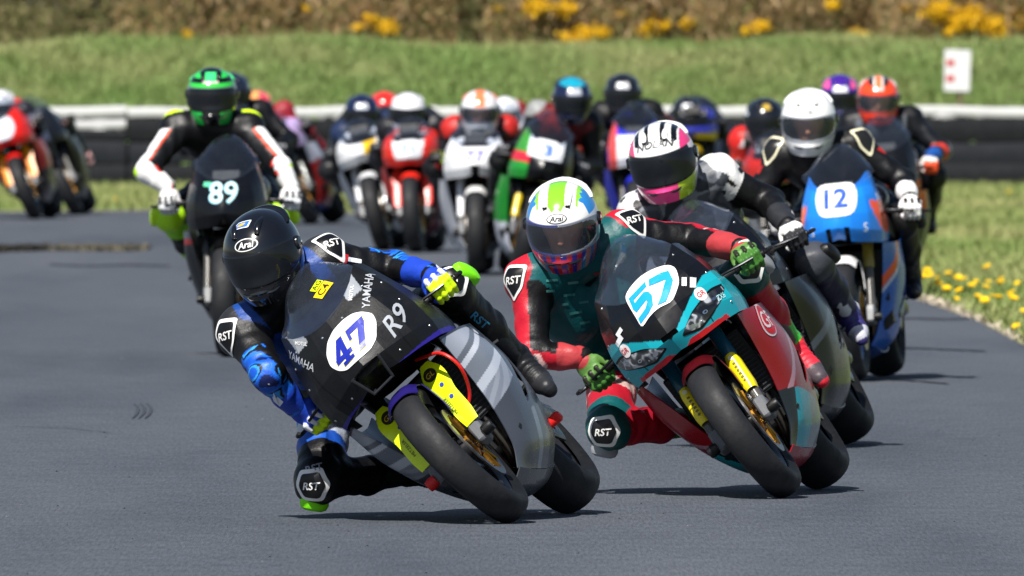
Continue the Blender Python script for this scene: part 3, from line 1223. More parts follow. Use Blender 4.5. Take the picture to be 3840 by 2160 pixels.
    if fine:
        for s in (1, -1):
            for (ya, za, yb, zb) in sp.get('seams', ((.150, .675, .170, .80), (.170, .80, .172, .935))):
                mb = MB()
                d = Vector((yb - ya, zb - za))
                n2 = Vector((-d.y, d.x)).normalized() * .0016
                q = [(s * (ya + n2.x), za + n2.y), (s * (ya - n2.x), za - n2.y), (s * (yb - n2.x), zb - n2.y), (s * (yb + n2.x), zb + n2.y)]
                decal(mb, poly2d(q), cb, (.2, 0, 0), (1, 0, 0), (0, 0, 1), .0012, hx('08090b'), 1, maxlen=.014)
                mb.build('panel_gap', M['matte'], root, False)
        def scoop(mb):
            q = [(.148, .064, .735), (.120, .045, .650), (.120, -.045, .650), (.148, -.064, .735)]
            tube(mb, q, .0065, 8, hx('202226'))
            tube(mb, [(.06, .050, .742), (.148, .064, .735)], .005, 6, hx('202226'))
            tube(mb, [(.06, -.050, .742), (.148, -.064, .735)], .005, 6, hx('202226'))
            tube(mb, [(.06, .04, .665), (.120, .045, .650)], .005, 6, hx('202226'))
            tube(mb, [(.06, -.04, .665), (.120, -.045, .650)], .005, 6, hx('202226'))
        if sp.get('scoop'):
            part('scoop', scoop, 'intake_frame', 'matte', root)
        for (y, z) in ((.165, .965), (.215, .93), (.225, .84), (.12, .70), (.235, .70), (.05, .925)):
            for s in (1, -1):
                hit, hn, _, _ = cb.ray_cast(Vector((.5, s * y, z)), Vector((-1, 0, 0)))
                if hit is None:
                    continue
                mb = MB()
                cbox(mb, hit, (.006, .009, .009), hn.to_track_quat('X', 'Z').to_matrix(), .3, hx('c8cace'))
                mb.build('fairing_bolt', M['metal'], root)
    return root, ft, rt


def place_bike(root, ft, rt, px, py, lean, yaw):
    """stand the motorcycle with its front tyre's lowest point seen at (px,py) on the ground"""
    fwd = Vector((-math.sin(R(yaw)), -math.cos(R(yaw)), 0))
    ang = math.atan2(fwd.y, fwd.x)
    base = Matrix.Rotation(ang, 4, 'Z') @ Matrix.Rotation(R(lean), 4, 'X')
    tgt = on_ground(px, py)
    f = np.array([v.co for v in ft.data.vertices]); r = np.array([v.co for v in rt.data.vertices])
    m = base
    pitch = 0.0
    for _ in range(4):
        lat = Matrix.Rotation(ang, 4, 'Z') @ Matrix.Rotation(pitch, 4, 'Y') @ Matrix.Rotation(R(lean), 4, 'X')
        A = np.array(lat.to_3x3())
        F_ = f @ A.T; R_ = r @ A.T
        pitch += (F_[:, 2].min() - R_[:, 2].min()) / WB
        m = lat
    F_ = f @ np.array(m.to_3x3()).T
    i = F_[:, 2].argmin()
    off = Vector((tgt.x - F_[i, 0], tgt.y - F_[i, 1], -F_[i, 2]))
    root.matrix_world = Matrix.Translation(off) @ m
    return root.matrix_world.copy()
# ------------------------------------------------------------------ riders
GRIP = {1: Vector((-.338, .318, .791)), -1: Vector((-.338, -.318, .791))}


def ik(a, c, la, lb, pole):
    """middle joint of a two-bone chain from a to c bending towards pole"""
    a, c = Vector(a), Vector(c)
    d = c - a
    L = min(d.length, (la + lb) * 0.995)
    u = d.normalized()
    x = (la * la - lb * lb + L * L) / (2 * L)
    h = math.sqrt(max(la * la - x * x, 0.0004))
    p = Vector(pole)
    p = (p - u * p.dot(u)).normalized()
    return a + u * x + p * h


def helmet_pt(az, z, k=1.0):
    """point of the outer shell at azimuth az (0 = face), height z (-.13 .. .142)"""
    if z >= 0:
        s = max(1 - (z / .142) ** 2.15, 0) ** .5
    else:
        s = 1 - .24 * (-z / .135) ** 2.3
    c, n = math.cos(az), math.sin(az)
    rx = .148 if c > 0 else .168
    x = rx * c * s - .004
    y = .127 * n * s
    if c > 0:
        q = min(max((-z - .02) / .09, 0), 1)
        x += .026 * q * q * (3 - 2 * q) * c * c
    else:
        q = min(max((-z) / .13, 0), 1)
        x += .035 * q * -c * -1 * -1
    return Vector((x * k, y * k, z * k))


def eyeport(az, z, g=0.0):
    a = abs(az) / (R(74) + g * 6)
    zc = -.006
    zz = abs(z - zc) / (.050 - .012 * min(a, 1) ** 3 + g)
    return a ** 5 + zz ** 4 < 1


def make_helmet(parent, loc, fwd, up, design, visor='visor_dark', logo=None, fine=True, peak=None, scale=1.0, badge=None):
    f = Vector(fwd).normalized()
    u = Vector(up)
    u = (u - f * u.dot(f)).normalized()
    l = u.cross(f)
    m = Matrix((f, l, u)).transposed().to_4x4()
    m.translation = Vector(loc)
    m = m @ Matrix.Scale(scale, 4)
    NA, NZ = (208, 112) if fine else (96, 52)
    mb = MB()
    zs = []
    for j in range(NZ + 1):
        t = j / NZ
        zs.append(.142 * math.cos(t * math.pi * .5 / .52) if t < .52 else -.135 * (t - .52) / .48)
    verts, faces, cols = [], [], []
    for k, sc in ((0, 1.0), (1, .955)):
        for z in zs:
            for i in range(NA):
                az = -math.pi + 2 * math.pi * i / NA
                verts.append(helmet_pt(az, z, sc))
    W = (NZ + 1) * NA
    hole = {}
    for j in range(NZ):
        for i in range(NA):
            az = -math.pi + 2 * math.pi * (i + .5) / NA
            zc = (zs[j] + zs[j + 1]) / 2
            hole[(j, i)] = eyeport(az, zc)
    for j in range(NZ):
        for i in range(NA):
            if hole[(j, i)]:
                continue
            az = -math.pi + 2 * math.pi * (i + .5) / NA
            zc = (zs[j] + zs[j + 1]) / 2
            a, b = j * NA + i, j * NA + (i + 1) % NA
            c, d = (j + 1) * NA + (i + 1) % NA, (j + 1) * NA + i
            p = helmet_pt(az, zc)
            col = design(math.degrees(az), zc, p.x, p.y)
            if j == 0:
                faces.append((a, c, d))
            else:
                faces.append((a, d, c, b))
            if j == 0:
                faces[-1] = (a, d, c)
            cols.append(col)
            faces.append((b + W, c + W, d + W, a + W)); cols.append(SOOT)
            for (p_, q_, jj, ii) in ((a, b, j - 1, i), (c, d, j + 1, i), (b, c, j, (i + 1) % NA), (d, a, j, (i - 1) % NA)):
                if jj == NZ or (jj >= 0 and hole.get((jj, ii))):
                    faces.append((p_, q_, q_ + W, p_ + W)); cols.append(SOOT)
    vcol = {j * NA + i: design(-180 + 360 * i / NA, zs[j], *helmet_pt(-math.pi + 2 * math.pi * i / NA, zs[j])[:2]) for j in range(NZ + 1) for i in range(NA)}
    mb.add(verts, faces, cols, vcol)
    he = mb.build('helmet', M['shell'], parent, angle=50)
    he.matrix_local = m
    bv = bvh_of(mb)
    # visor with pivots
    vm = MB()
    na, nz = (40, 14) if fine else (24, 8)
    g = []
    for j in range(nz + 1):
        row = []
        for i in range(na + 1):
            az = R(-84) + R(168) * i / na
            e = abs(az) / R(84)
            zt, zb = .050 - .022 * e ** 4, -.064 + .030 * e ** 4
            z = zb + (zt - zb) * j / nz
            row.append(tuple(helmet_pt(az, z, 1.022)))
        g.append(row)
    patch(vm, g, na, nz, .0022, WHITE, two=WHITE)
    vo = vm.build('visor', M[visor], he, angle=0)
    # vents, spoiler, rim gasket, pivots
    tr = design(180, .09, -.12, 0)
    dk = hx('101114')
    for s in (1, -1):
        tm = MB()
        p = helmet_pt(s * R(88), .008, 1.0)
        lathe_y(tm, [(.001, s * .012), (.020, s * .010), (.024, s * .004), (.024, -s * .004)], 16, (p.x - .006, p.y, p.z), dk)
        tm.build('visor_pivot', M['shell'], he, angle=50)
        tm = MB()
        q = [helmet_pt(s * R(26), .098, 1.006), helmet_pt(s * R(30), .112, 1.018), helmet_pt(s * R(44), .124, 1.016), helmet_pt(s * R(70), .130, .995)]
        tube(tm, smooth_path(q, 8), [.006, .009, .011, .012, .012, .011, .009, .006, .003], 8, design(s * 42, .125, .03, .045 * s), True, .6)
        tv = tm.build('brow_vent', M['shell'], he, angle=50)
        tm = MB()
        cbox(tm, helmet_pt(s * R(25), .099, 1.022), (.008, .016, .007), None, .2, SOOT)
        tm.build('vent_slot', M['matte'], tv)
        tm = MB()
        tube(tm, smooth_path([helmet_pt(s * R(12), -.088, 1.008), helmet_pt(s * R(24), -.090, 1.012), helmet_pt(s * R(34), -.084, 1.006)], 5), [.003, .006, .006, .005, .004, .002], 6, dk)
        tm.build('cheek_vent', M['shell'], he, angle=50)
    tm = MB()
    tube(tm, smooth_path([helmet_pt(R(-16), -.084, 1.004), helmet_pt(0, -.082, 1.014), helmet_pt(R(16), -.084, 1.004)], 6), [.003, .006, .008, .009, .008, .006, .003], 6, peak or dk)
    tm.build('chin_vent', M['shell'], he, angle=50)
    tm = MB()
    sp_ = [helmet_pt(R(100), .075, 1.0), helmet_pt(R(135), .092, 1.05), helmet_pt(R(180), .098, 1.10), helmet_pt(R(-135), .092, 1.05), helmet_pt(R(-100), .075, 1.0)]
    tube(tm, smooth_path(sp_, 14), [.006] + [.011] * 13 + [.006], 8, tr, True, .8)
    tm.build('spoiler', M['shell'], he, angle=50)
    if logo:
        lm = MB()
        az0 = R(logo.get('az', 0))
        z0 = logo.get('z', .082)
        p = helmet_pt(az0, z0)
        nrm = (math.cos(az0), math.sin(az0), .62)
        if logo.get('oval'):
            a, b = logo.get('size', (.036, .019))
            decal(lm, ellipse2d(a, b), bv, p, nrm, (0, 0, 1), .0014, logo['oval'], 1, maxlen=.008)
            decal(lm, ellipse2d(a * .9, b * .84), bv, p, nrm, (0, 0, 1), .0022, logo.get('in', BLACK), 1, maxlen=.008)
        decal(lm, text2d(logo['text'], logo.get('h', .020), logo.get('shear', .25), .02), bv, p, nrm, (0, 0, 1), .0030, logo['ink'], 1, maxlen=.01)
        lm.build('helmet_logo', M['decal'], he, False)
    for (az_, z_, shp, c_, off, rt_) in badge or []:
        bm_ = MB()
        p = helmet_pt(R(az_), z_)
        decal(bm_, shp, bv, p, (math.cos(R(az_)) * .6, math.sin(R(az_)) * .6, .9), (0, 0, 1), off, c_, 1, rt_, maxlen=.01)
        bm_.build('helmet_sticker', M['decal'], he, False)
    return he


def glove_prims(s):
    """hand closed round a bar along local x (outer end +x*s), y forward, z up"""
    P = []
    P.append(cone('cuff', (0, -.100, .032), (0, -.070, .030), .036, .035, .012))
    P.append(ell('palm', (0, -.045, .030), (.046, .052, .024), None, .015))
    P.append(cone('knuckle', (-.034, -.004, .042), (.034, -.004, .042), .016, .015, .012))
    for i, (x, ln) in enumerate(((-.033, .96), (-.011, 1.05), (.011, 1.0), (.033, .85))):
        x *= s
        a, b, c, d = (x, -.004, .040), (x * 1.02, .038 * ln, .030), (x * 1.02, .046 * ln, -.004), (x, .024, -.030)
        P.append(cone('finger', a, b, .0125, .0115, .004))
        P.append(cone('finger', b, c, .0115, .0105, .004))
        P.append(cone('tip', c, d, .0105, .0095, .004))
    P.append(cone('thumb', (-.040 * s, -.050, .020), (-.052 * s, -.014, -.004), .016, .013, .010))
    P.append(cone('thumb', (-.052 * s, -.014, -.004), (-.040 * s, .022, -.022), .013, .0105, .004))
    for x in (-.022, .0, .022):
        P.append(cone('guard', (x * 1.4, -.012, .054), (x * 1.5, .014, .050), .010, .007, .004))
    return P


_glove = {}


def glove_matrix(loc, barx, fwd):
    x = -Vector(barx).normalized()
    y = Vector(fwd)
    y = (y - x * y.dot(x)).normalized()
    z = x.cross(y)
    mt = Matrix((x, y, z)).transposed().to_4x4()
    mt.translation = Vector(loc)
    return mt


def make_glove(parent, s, mt, cs, h=.005):
    """cs: colours back, finger, cuff, guard"""
    key = (s, tuple(cs), h)
    if key not in _glove:
        P = glove_prims(-s)
        V, Q = sdf_mesh(P, h)
        bid, bt = prim_ids(P, V)
        c = np.zeros((len(V), 3), np.float32)
        m = {'cuff': 2, 'palm': 0, 'knuckle': 0, 'finger': 1, 'tip': 1, 'thumb': 0, 'guard': 3}
        names = [m[p['n']] for p in P]
        for i in range(len(P)):
            c[bid == i] = cs[names[i]]
        under = (V[:, 2] < .012) & (V[:, 1] < -.02)
        c[under] = BLACK
        _glove[key] = np_mesh('glove', V, Q, c, M['leather'])
    ob = finish(bpy.data.objects.new('glove', _glove[key]), parent)
    ob.matrix_local = mt
    return ob


def make_boot(parent, inv, ankle, toe, knee, cs, h):
    """cs: main, toe/sole, shin colours"""
    a, t, k = (Vector(v) - Vector(inv) for v in (ankle, toe, knee))
    f = (t - a).normalized()
    shin = (k - a).normalized()
    heel = a - shin * .055 - f * .045
    ball = a * .42 + t * .58 - shin * .035
    P = [cone('shaft', a + shin * .20, a + shin * .02, .060, .047, .02),
         cone('heel', a, heel, .045, .034, .02), cone('mid', a, ball, .048, .040, .03),
         cone('toe', ball, t - shin * .02, .040, .028, .02), cone('sole', heel - shin * .008, ball - shin * .022, .030, .032, .02),
         cone('slider', ball + f * .02, t - shin * .012 - f * .01, .041, .031, .004),
         cone('shaft', a + shin * .16, a + shin * .06, .050, .044, .02),
         cone('plate', a + shin * .17 + f * .035, a + shin * .06 + f * .028, .032, .028, .006)]
    lat_ = f.cross(shin).normalized()
    for q in (1, -1):
        P.append(ell('cup', a + lat_ * q * .036, (.022, .022, .022), None, .008))
    V, Q = sdf_mesh(P, h)
    bid, bt = prim_ids(P, V)
    c = np.zeros((len(V), 3), np.float32)
    for i, p in enumerate(P):
        c[bid == i] = {'shaft': cs[2], 'heel': cs[0], 'mid': cs[0], 'toe': cs[0], 'sole': BLACK, 'slider': cs[1], 'cup': cs[1], 'plate': cs[1]}[p['n']]
    # flex ribs over the instep
    rel = V - np.array(a)
    along = rel @ np.array(f)
    upn = rel @ np.array(shin)
    mk = np.clip(1 - np.abs(along - .075) / .075, 0, 1) * (upn > -.06)
    ctr = np.array(a) + along[:, None] * np.array(f)
    out = V - ctr
    out /= np.maximum(np.linalg.norm(out, axis=1, keepdims=True), 1e-6)
    V = V + out * (.0032 * mk * np.sin(along * 330))[:, None]
    ob = finish(bpy.data.objects.new('boot', np_mesh('boot', V, Q, c, M['leather'])), parent)
    return ob


TRI = [(-.052, .050), (.030, .060), (.052, .010), (.010, -.072), (-.030, -.030)]
KN = [(-.045, .050), (.035, .060), (.062, .0), (.030, -.058), (-.040, -.050), (-.060, .0)]


def suit_patch(parent, bv, inv, pos, nrm, up, shape, edge, fill, word, h=.026, size=1.0, ink=None, rot=0.0):
    mb = MB()
    o = Vector(pos) - Vector(inv)
    s2 = poly2d(round_poly(shape, .014))
    decal(mb, s2, bv, o, nrm, up, .0050, edge, size, rot, .014)
    decal(mb, s2, bv, o, nrm, up, .0075, fill, size * .78, rot, .014)
    if word:
        decal(mb, text2d(word, h, .25, .02), bv, o, nrm, up, .0095, ink or edge, size, rot, .014)
    return mb.build('armour_patch', M['decal'], parent, True, 0)


def slider(parent, inv, pos, nrm, up, col):
    """knee puck with rounded ends"""
    mb = MB()
    n = Vector(nrm).normalized()
    u = Vector(up)
    u = (u - n * u.dot(n)).normalized()
    r = u.cross(n)
    o = Vector(pos) - Vector(inv)
    rings = []
    N = 20
    for (k, d) in ((1.0, -.022), (1.04, .004), (.92, .020), (.60, .028)):
        rings.append([o + n * d + r * (.034 * k * math.cos(2 * math.pi * i / N)) + u * (.058 * k * math.copysign(abs(math.sin(2 * math.pi * i / N)) ** .7, math.sin(2 * math.pi * i / N))) for i in range(N)])
    vs_ = [p for rr in rings for p in rr]
    fs = []
    for j in range(3):
        for i in range(N):
            a, b = j * N + i, j * N + (i + 1) % N
            fs.append((a, a + N, b + N, b) if False else (a, b, b + N, a + N))
    fs.append(tuple(range(3 * N, 4 * N)))
    fs.append(tuple(reversed(range(N))))
    mb.add(vs_, fs, col)
    return mb.build('knee_slider', M['matte'], parent)


def pose_local(hang=0.0, sit=0.0, drop=0.0, look=0.0, knee_out=0.10):
    """joints in the motorcycle's frame; hang = metres the hips move to the rider's right, sit = 0 tucked .. 1 upright"""
    J = {}
    y = -hang
    J['pelvis'] = Vector((-1.0 , y * .9, .90))
    J['chest'] = Vector((-.60 - .13 * sit, y * 1.0, 1.06 + .12 * sit - drop))
    J['neck'] = Vector((-.50 - .17 * sit, y * 1.1, 1.15 + .14 * sit - drop))
    J['head'] = Vector((-.40 - .17 * sit, y * 1.25, 1.25 + .17 * sit - drop * 1.2))
    for s in (1, -1):
        J['sh', s] = J['neck'] + Vector((-.03, s * .175, -.045))
        J['hip', s] = J['pelvis'] + Vector((.02, s * .095, -.02))
        J['hand', s] = GRIP[s]
        J['ankle', s] = Vector((-.965, s * .215, .475))
        J['toe', s] = Vector((-.80, s * .245, .40))
    return J


def paint_on(cols, V, mk, c):
    """plain colour, or ('camo', [colours], frequency) for a broken printed pattern"""
    if c[0] != 'camo':
        cols[mk] = c
        return
    P = V[mk] * c[2]
    n = np.sin(P[:, 0] + 1.7 * np.sin(P[:, 1] * 1.3)) + np.sin(P[:, 1] * 1.1 + 1.5 * np.sin(P[:, 2] * .9 + 1)) + np.sin(P[:, 2] * 1.4 + 1.3 * np.sin(P[:, 0] * .8 + 2))
    q = np.clip(((n + 2.4) / 4.8 * len(c[1])).astype(int), 0, len(c[1]) - 1)
    cols[mk] = np.array(c[1], np.float32)[q]


def make_person(sp, Mw, over=None):
    """sp: dict of colours; Mw: motorcycle matrix; over: {joint: (px, py, depth behind front contact)}"""
    J = {k: (Mw @ v) for k, v in pose_local(**sp.get('pose', {})).items()}
    R3 = Mw.to_3x3()
    front = Mw @ Vector((0, 0, .3))
    D0 = front.y
    over = over or {}
    for k, (px, py, d) in over.items():
        J[k] = at_depth(px, py, D0 + d)
    if sp.get('head_px'):
        px, py = sp['head_px']
        tgt = at_depth(px, py, J['head'].y)
        dlt = tgt - J['head']
        J['head'] = tgt
        for k in ('neck', ('sh', 1), ('sh', -1)):
            if k not in over:
                J[k] = J[k] + dlt * .85
        if 'chest' not in over:
            J['chest'] = J['chest'] + dlt * .6
    fwd, left, up = R3 @ Vector((1, 0, 0)), R3 @ Vector((0, 1, 0)), R3 @ Vector((0, 0, 1))
    wup = Vector((0, 0, 1))
    GM = {}
    for s in (1, -1):
        gp = GRIP[s].copy()
        gp.y *= sp.get('barw', 1.0)
        hand = Mw @ gp
        J['hand', s] = hand
        if ('el', s) not in J:
            tuck = sp.get('pose', {}).get('sit', 0) < .5 and sp.get('vox', .016) > .012
            J['el', s] = ik(J['sh', s], hand - fwd * .10, .285, .225, (left * s * .30 - up * 1.0) if tuck else (left * s * 1.0 - up * .35 - fwd * .1 - wup * .45))
        GM[s] = glove_matrix(hand, R3 @ Vector((-.065 * s, .28, -.03 * s)), hand - J['el', s] + fwd * .10)
        J['wr', s] = GM[s] @ Vector((0, -.085, .030))
        if ('knee', s) not in J:
            kout = sp.get('knee', {}).get(s, .22)
            J['knee', s] = ik(J['hip', s], J['ankle', s], .43, .43, fwd * 1.0 + left * s * kout * 1.6 + up * .25)
    inv = J['pelvis']
    h = sp.get('vox', .016)

    def L(k):
        return tuple(J[k] - inv)
    nk, ch, pv = J['neck'] - inv, J['chest'] - inv, Vector((0, 0, 0))
    spine = (ch - pv).normalized()
    latv = (J['sh', 1] - J['sh', -1]).normalized()
    back = spine.cross(latv).normalized()
    if back.dot(up) < 0:
        back = -back
    mid = pv * .5 + ch * .5 + back * .045
    hd = J['head'] - inv
    P = []
    P.append(cone('hips', L(('hip', 1)), L(('hip', -1)), .118, .118, .04))
    for s in (1, -1):
        o = latv * s
        P.append(cone('belly', pv + o * .05 + back * .02, mid + o * .06, .120, .118, .05))
        P.append(cone('chest', mid + o * .06, ch + o * .085 - back * .01, .118, .118, .05))
        P.append(cone('chest', ch + o * .085, J['sh', s] - inv - o * .04, .112, .082, .05))
    P.append(cone('yoke', L(('sh', 1)), L(('sh', -1)), .078, .078, .05))
    P.append(cone('hump', ch + back * .075, nk + back * .070 - spine * .02, .070, .048, .04))
    P.append(cone('neck', nk, nk * .35 + hd * .65, .070, .062, .04))
    for s in (1, -1):
        S, E, W_ = Vector(L(('sh', s))), Vector(L(('el', s))), Vector(L(('wr', s)))
        P.append(cone('uarm%d' % s, S, E, .076, .058, .035))
        P.append(ell('shcap%d' % s, S + latv * s * .012 + back * .012, (.082, .082, .082), None, .03))
        P.append(cone('farm%d' % s, E, W_, .060, .040, .02))
        P.append(cone('cuff%d' % s, W_.lerp(E, .42), W_, .052, .040, .008))
        el_o = (E - (S + W_) / 2)
        if el_o.length > 1e-4:
            P.append(ell('elbow%d' % s, E + el_o.normalized() * .012, (.058, .058, .058), None, .02))
        H_, K_, A_ = Vector(L(('hip', s))), Vector(L(('knee', s))), Vector(L(('ankle', s)))
        P.append(cone('thigh%d' % s, H_, K_, .108, .076, .04))
        P.append(ell('kneecap%d' % s, K_ + (K_ - (H_ + A_) / 2).normalized() * .014, (.078, .078, .078), None, .025))
        P.append(cone('calf%d' % s, K_, K_ * .45 + A_ * .55, .072, .064, .03))
        P.append(cone('calf%d' % s, K_ * .45 + A_ * .55, A_, .064, .044, .03))
    hf = Vector(sp.get('look', tuple(fwd))) if not sp.get('face') else Vector(sp['face'])
    # head orientation
    fv = (hf).normalized()
    hu = Vector(sp.get('headup', (0, 0, 1)))
    hu = (hu - fv * hu.dot(fv)).normalized()
    hl = hu.cross(fv)
    rot = np.array([tuple(fv), tuple(hl), tuple(hu)]).T
    P.append(ell('skin', hd + hu * .02, (.098, .078, .108), rot, .02))
    P.append(ell('skin', hd + fv * .045 - hu * .055, (.055, .052, .062), rot, .02))
    P.append(cone('skin', hd + fv * .092 + hu * .012, hd + fv * .114 - hu * .030, .010, .015, .012))
    for s in (1, -1):
        P.append(ell('skin', hd + fv * .088 + hl * s * .034 + hu * .028, (.012, .024, .007), rot, .01))
        P.append(dict(ell('eye', hd + fv * .103 + hl * s * .033 + hu * .008, (.012, .020, .012), rot, .008), sub=True))
    V, Q = sdf_mesh(P, h)
    bid, bt = prim_ids(P, V)
    nm = np.array([p['n'] for p in P])
    vn = nm[bid]
    # radial direction around the nearest bone
    cols = np.empty((len(V), 3), np.float32)
    cols[:] = sp['suit'].get('base', BLACK)
    outer = {}
    for s in (1, -1):
        e = (J['el', s] - (J['sh', s] + J['wr', s]) / 2)
        outer['uarm%d' % s] = outer['farm%d' % s] = outer['elbow%d' % s] = (e.normalized() + latv * s * .6 + back * .4).normalized()
        outer['shcap%d' % s] = back
        k_ = (J['knee', s] - (J['hip', s] + J['ankle', s]) / 2).normalized()
        outer['thigh%d' % s] = outer['calf%d' % s] = outer['kneecap%d' % s] = k_
    for n in set(nm):
        outer.setdefault(n, -back)
    rad = np.zeros((len(V), 3))
    od = np.zeros(len(V), np.float32)
    for i, p in enumerate(P):
        mk = bid == i
        if not mk.any():
            continue
        if p['t'] == 'c':
            a, b = np.array(p['a']), np.array(p['b'])
            q = V[mk] - (a + bt[mk][:, None] * (b - a))
        else:
            q = V[mk] - np.array(p['c'])
        q /= np.maximum(np.linalg.norm(q, axis=1, keepdims=True), 1e-6)
        rad[mk] = q
        od[mk] = q @ np.array(outer[p['n']])
    for key, rules in sp['suit'].items():
        if key == 'base':
            continue
        keys = [key] if key in set(nm) else [key + '1', key + '-1']
        mk0 = np.isin(vn, keys)
        if not isinstance(rules, list):
            paint_on(cols, V, mk0, rules)
            continue
        for (t0, t1, o0, o1, c) in rules:
            mk = mk0 & (bt >= t0) & (bt <= t1) & (od >= o0) & (od <= o1)
            paint_on(cols, V, mk, c)
    cols[np.isin(vn, ['cuff1', 'cuff-1'])] = sp.get('glove', (BLACK, BLACK, BLACK, WHITE))[2]
    cols[vn == 'skin'] = SKIN
    eyem = np.zeros(len(V), bool)
    for p in P:
        if p['n'] == 'eye':
            eyem |= np.linalg.norm(V - np.array(p['c']), axis=1) < .0145
    cols[eyem] = hx('3a2a22')
    # leather creases near the joints and over the trunk
    ph = V @ np.array([[61., 23, 11], [17, 53, -31], [-29, 37, 47]]).T
    amp = .0021 * (np.sin(ph[:, 0] + 2 * np.sin(ph[:, 1] * .5)) + .7 * np.sin(ph[:, 2] * 1.3 + ph[:, 0] * .4))
    for s in (1, -1):
        for jn, rr in ((('el', s), .10), (('knee', s), .12), (('sh', s), .11)):
            d = np.linalg.norm(V - np.array(L(jn)), axis=1)
            amp += .0040 * np.clip(1 - d / rr, 0, 1) * np.sin(d * 290 + ph[:, 1] * .5)
    amp[vn == 'skin'] = 0
    V = V + rad * amp[:, None]
    ob = bpy.data.objects.new('person', np_mesh('person', V, Q, cols, M['leather']))
    ob.location = inv
    finish(ob, None, sp['label'], 'person', 'riders of the race')
    # clothing
    he = make_helmet(ob, hd, fv, hu, sp['helmet'], sp.get('visor', 'visor_dark'), sp.get('logo'), h < .0095, sp.get('peak'), sp.get('hscale', 1.0), sp.get('badge'))
    gl = sp.get('glove', (BLACK, BLACK, BLACK, WHITE))
    for s in (1, -1):
        gm = GM[s].copy()
        gm.translation -= inv
        make_glove(ob, s, gm, gl, .004 if h < .007 else (.005 if h < .012 else .008))
        bt_ = sp.get('boot', (BLACK, DGREY, BLACK))
        make_boot(ob, inv, J['ankle', s], J['toe', s], J['knee', s], bt_, max(.006, min(h, .011)))
    bv = bvh_of(ob) if (sp.get('patch') or sp.get('words')) else None
    pt = sp.get('patch')
    camd = Vector((0, -1, .08))
    if pt:
        for s in (1, -1):
            n = (camd * .9 + latv * s * .35 + back * .35)
            if pt.get('shoulder', True):
                suit_patch(ob, bv, inv, J['sh', s] + latv * s * .025, n, (back * .4 + wup * .6 + latv * s * -.2), TRI if s > 0 else [(-a, b) for a, b in reversed(TRI)], pt['edge'], pt['fill'], pt.get('word'), size=pt.get('size', 1.1))
            if pt.get('knee', True):
                kd = (J['knee', s] - (J['hip', s] + J['ankle', s]) / 2).normalized()
                suit_patch(ob, bv, inv, J['knee', s] + kd * .02, kd * .7 + camd * .8, (J['hip', s] - J['knee', s]).normalized() * .3 + wup * .7, KN, pt['edge'], pt['fill'], pt.get('word'), size=1.05)
    sl = sp.get('slider')
    if sl:
        for s in (1, -1):
            kd = (J['knee', s] - (J['hip', s] + J['ankle', s]) / 2).normalized()
            side = left * s
            n = (side * .9 + kd * .25 - up * .05)
            if s == -1 and sp.get('kneedown'):
                n = (Vector((0, 0, -1)) * .9 + side * .3)
            slider(ob, inv, J['knee', s] + n.normalized() * .082, n, (J['ankle', s] - J['knee', s]), sl)
    for (word, pos, hh, col, rot_, nrm) in sp.get('words', []):
        mb = MB()
        px, py, d = pos
        o = at_depth(px, py, D0 + d) - inv
        shp = text2d(word, hh, .1, .02) if isinstance(word, str) else word
        decal(mb, shp, bv, o, nrm or camd, (0, 0, 1), .004, col, 1, rot_, .014, maxd=1.0)
        if mb.f:
            mb.build('suit_print', M['decal'], ob, False)
    return ob, J
# ------------------------------------------------------------------ the place: track, verge, bank, barrier
EDGE_PX = [(-2600, 812), (-900, 802), (0, 795), (600, 789), (1200, 794), (1900, 822), (2600, 905), (3150, 1035), (3390, 1108), (3560, 1160), (3700, 1215), (3840, 1290), (4100, 1430), (4700, 1800)]
EDGE = [on_ground(*p) for p in EDGE_PX] + [Vector((7.5, 48, 0)), Vector((13, 30, 0)), Vector((40, 0, 0)), Vector((90, -40, 0))]
EDGE = [Vector((-120, 190, 0)), Vector((-50, 186, 0))] + EDGE
ex = np.array([p.x for p in EDGE]); ey = np.array([p.y for p in EDGE])
WALL_D = 213.0


def bank_z(x, y):
    t = np.clip((y - 214.2) / 12.5, 0, 1)
    z = 1.42 * t * t * (3 - 2 * t) ** .8
    z = z + np.clip((y - 226) / 40, 0, 1) * .5
    return z + np.clip((y - 214.6) / 2, 0, 1) * (.05 * np.sin(x * .9 + y * .35) + .035 * np.sin(x * 2.3 - y * .8))


def sheet(name, verts, faces, mat, kind='structure', smooth=False):
    me = bpy.data.meshes.new(name)
    me.from_pydata([tuple(v) for v in verts], [], faces)
    me.materials.append(mat)
    if smooth:
        me.polygons.foreach_set('use_smooth', [True] * len(me.polygons))
    return finish(bpy.data.objects.new(name, me), None, kind=kind)


sheet('ground', [(-1500, -300, -.02), (1500, -300, -.02), (1500, 2600, -.02), (-1500, 2600, -.02)], [(0, 1, 2, 3)], M['turf'])
tx = np.concatenate([np.linspace(-120, -8, 12), np.linspace(-7.5, 9, 90), np.linspace(10, 90, 10)])
ty = np.interp(tx, ex, ey)
wob = .12 * np.sin(tx * 5.1) + .10 * np.sin(tx * 11.7 + 1) + .07 * np.sin(tx * 23.)
vt = [(x, y + w, 0) for x, y, w in zip(tx, ty, wob)] + [(x, -60, 0) for x in tx]
n_ = len(tx)
sheet('track', vt, [(i + n_, i + n_ + 1, i + 1, i) for i in range(n_ - 1)], M['asphalt'])
# pale dirt shoulder along the edge
sh = []
for x, y, w in zip(tx, ty, wob):
    wd = 2.1 + .7 * math.sin(x * 3.3 + 1) if x > .5 else .5
    sh.append((x, y + w - .25, .004)); sh.append((x + .02, y + w + wd, .004))
ds = sheet('shoulder', sh, [(2 * i, 2 * i + 2, 2 * i + 3, 2 * i + 1) for i in range(n_ - 1)], M['dirt'])
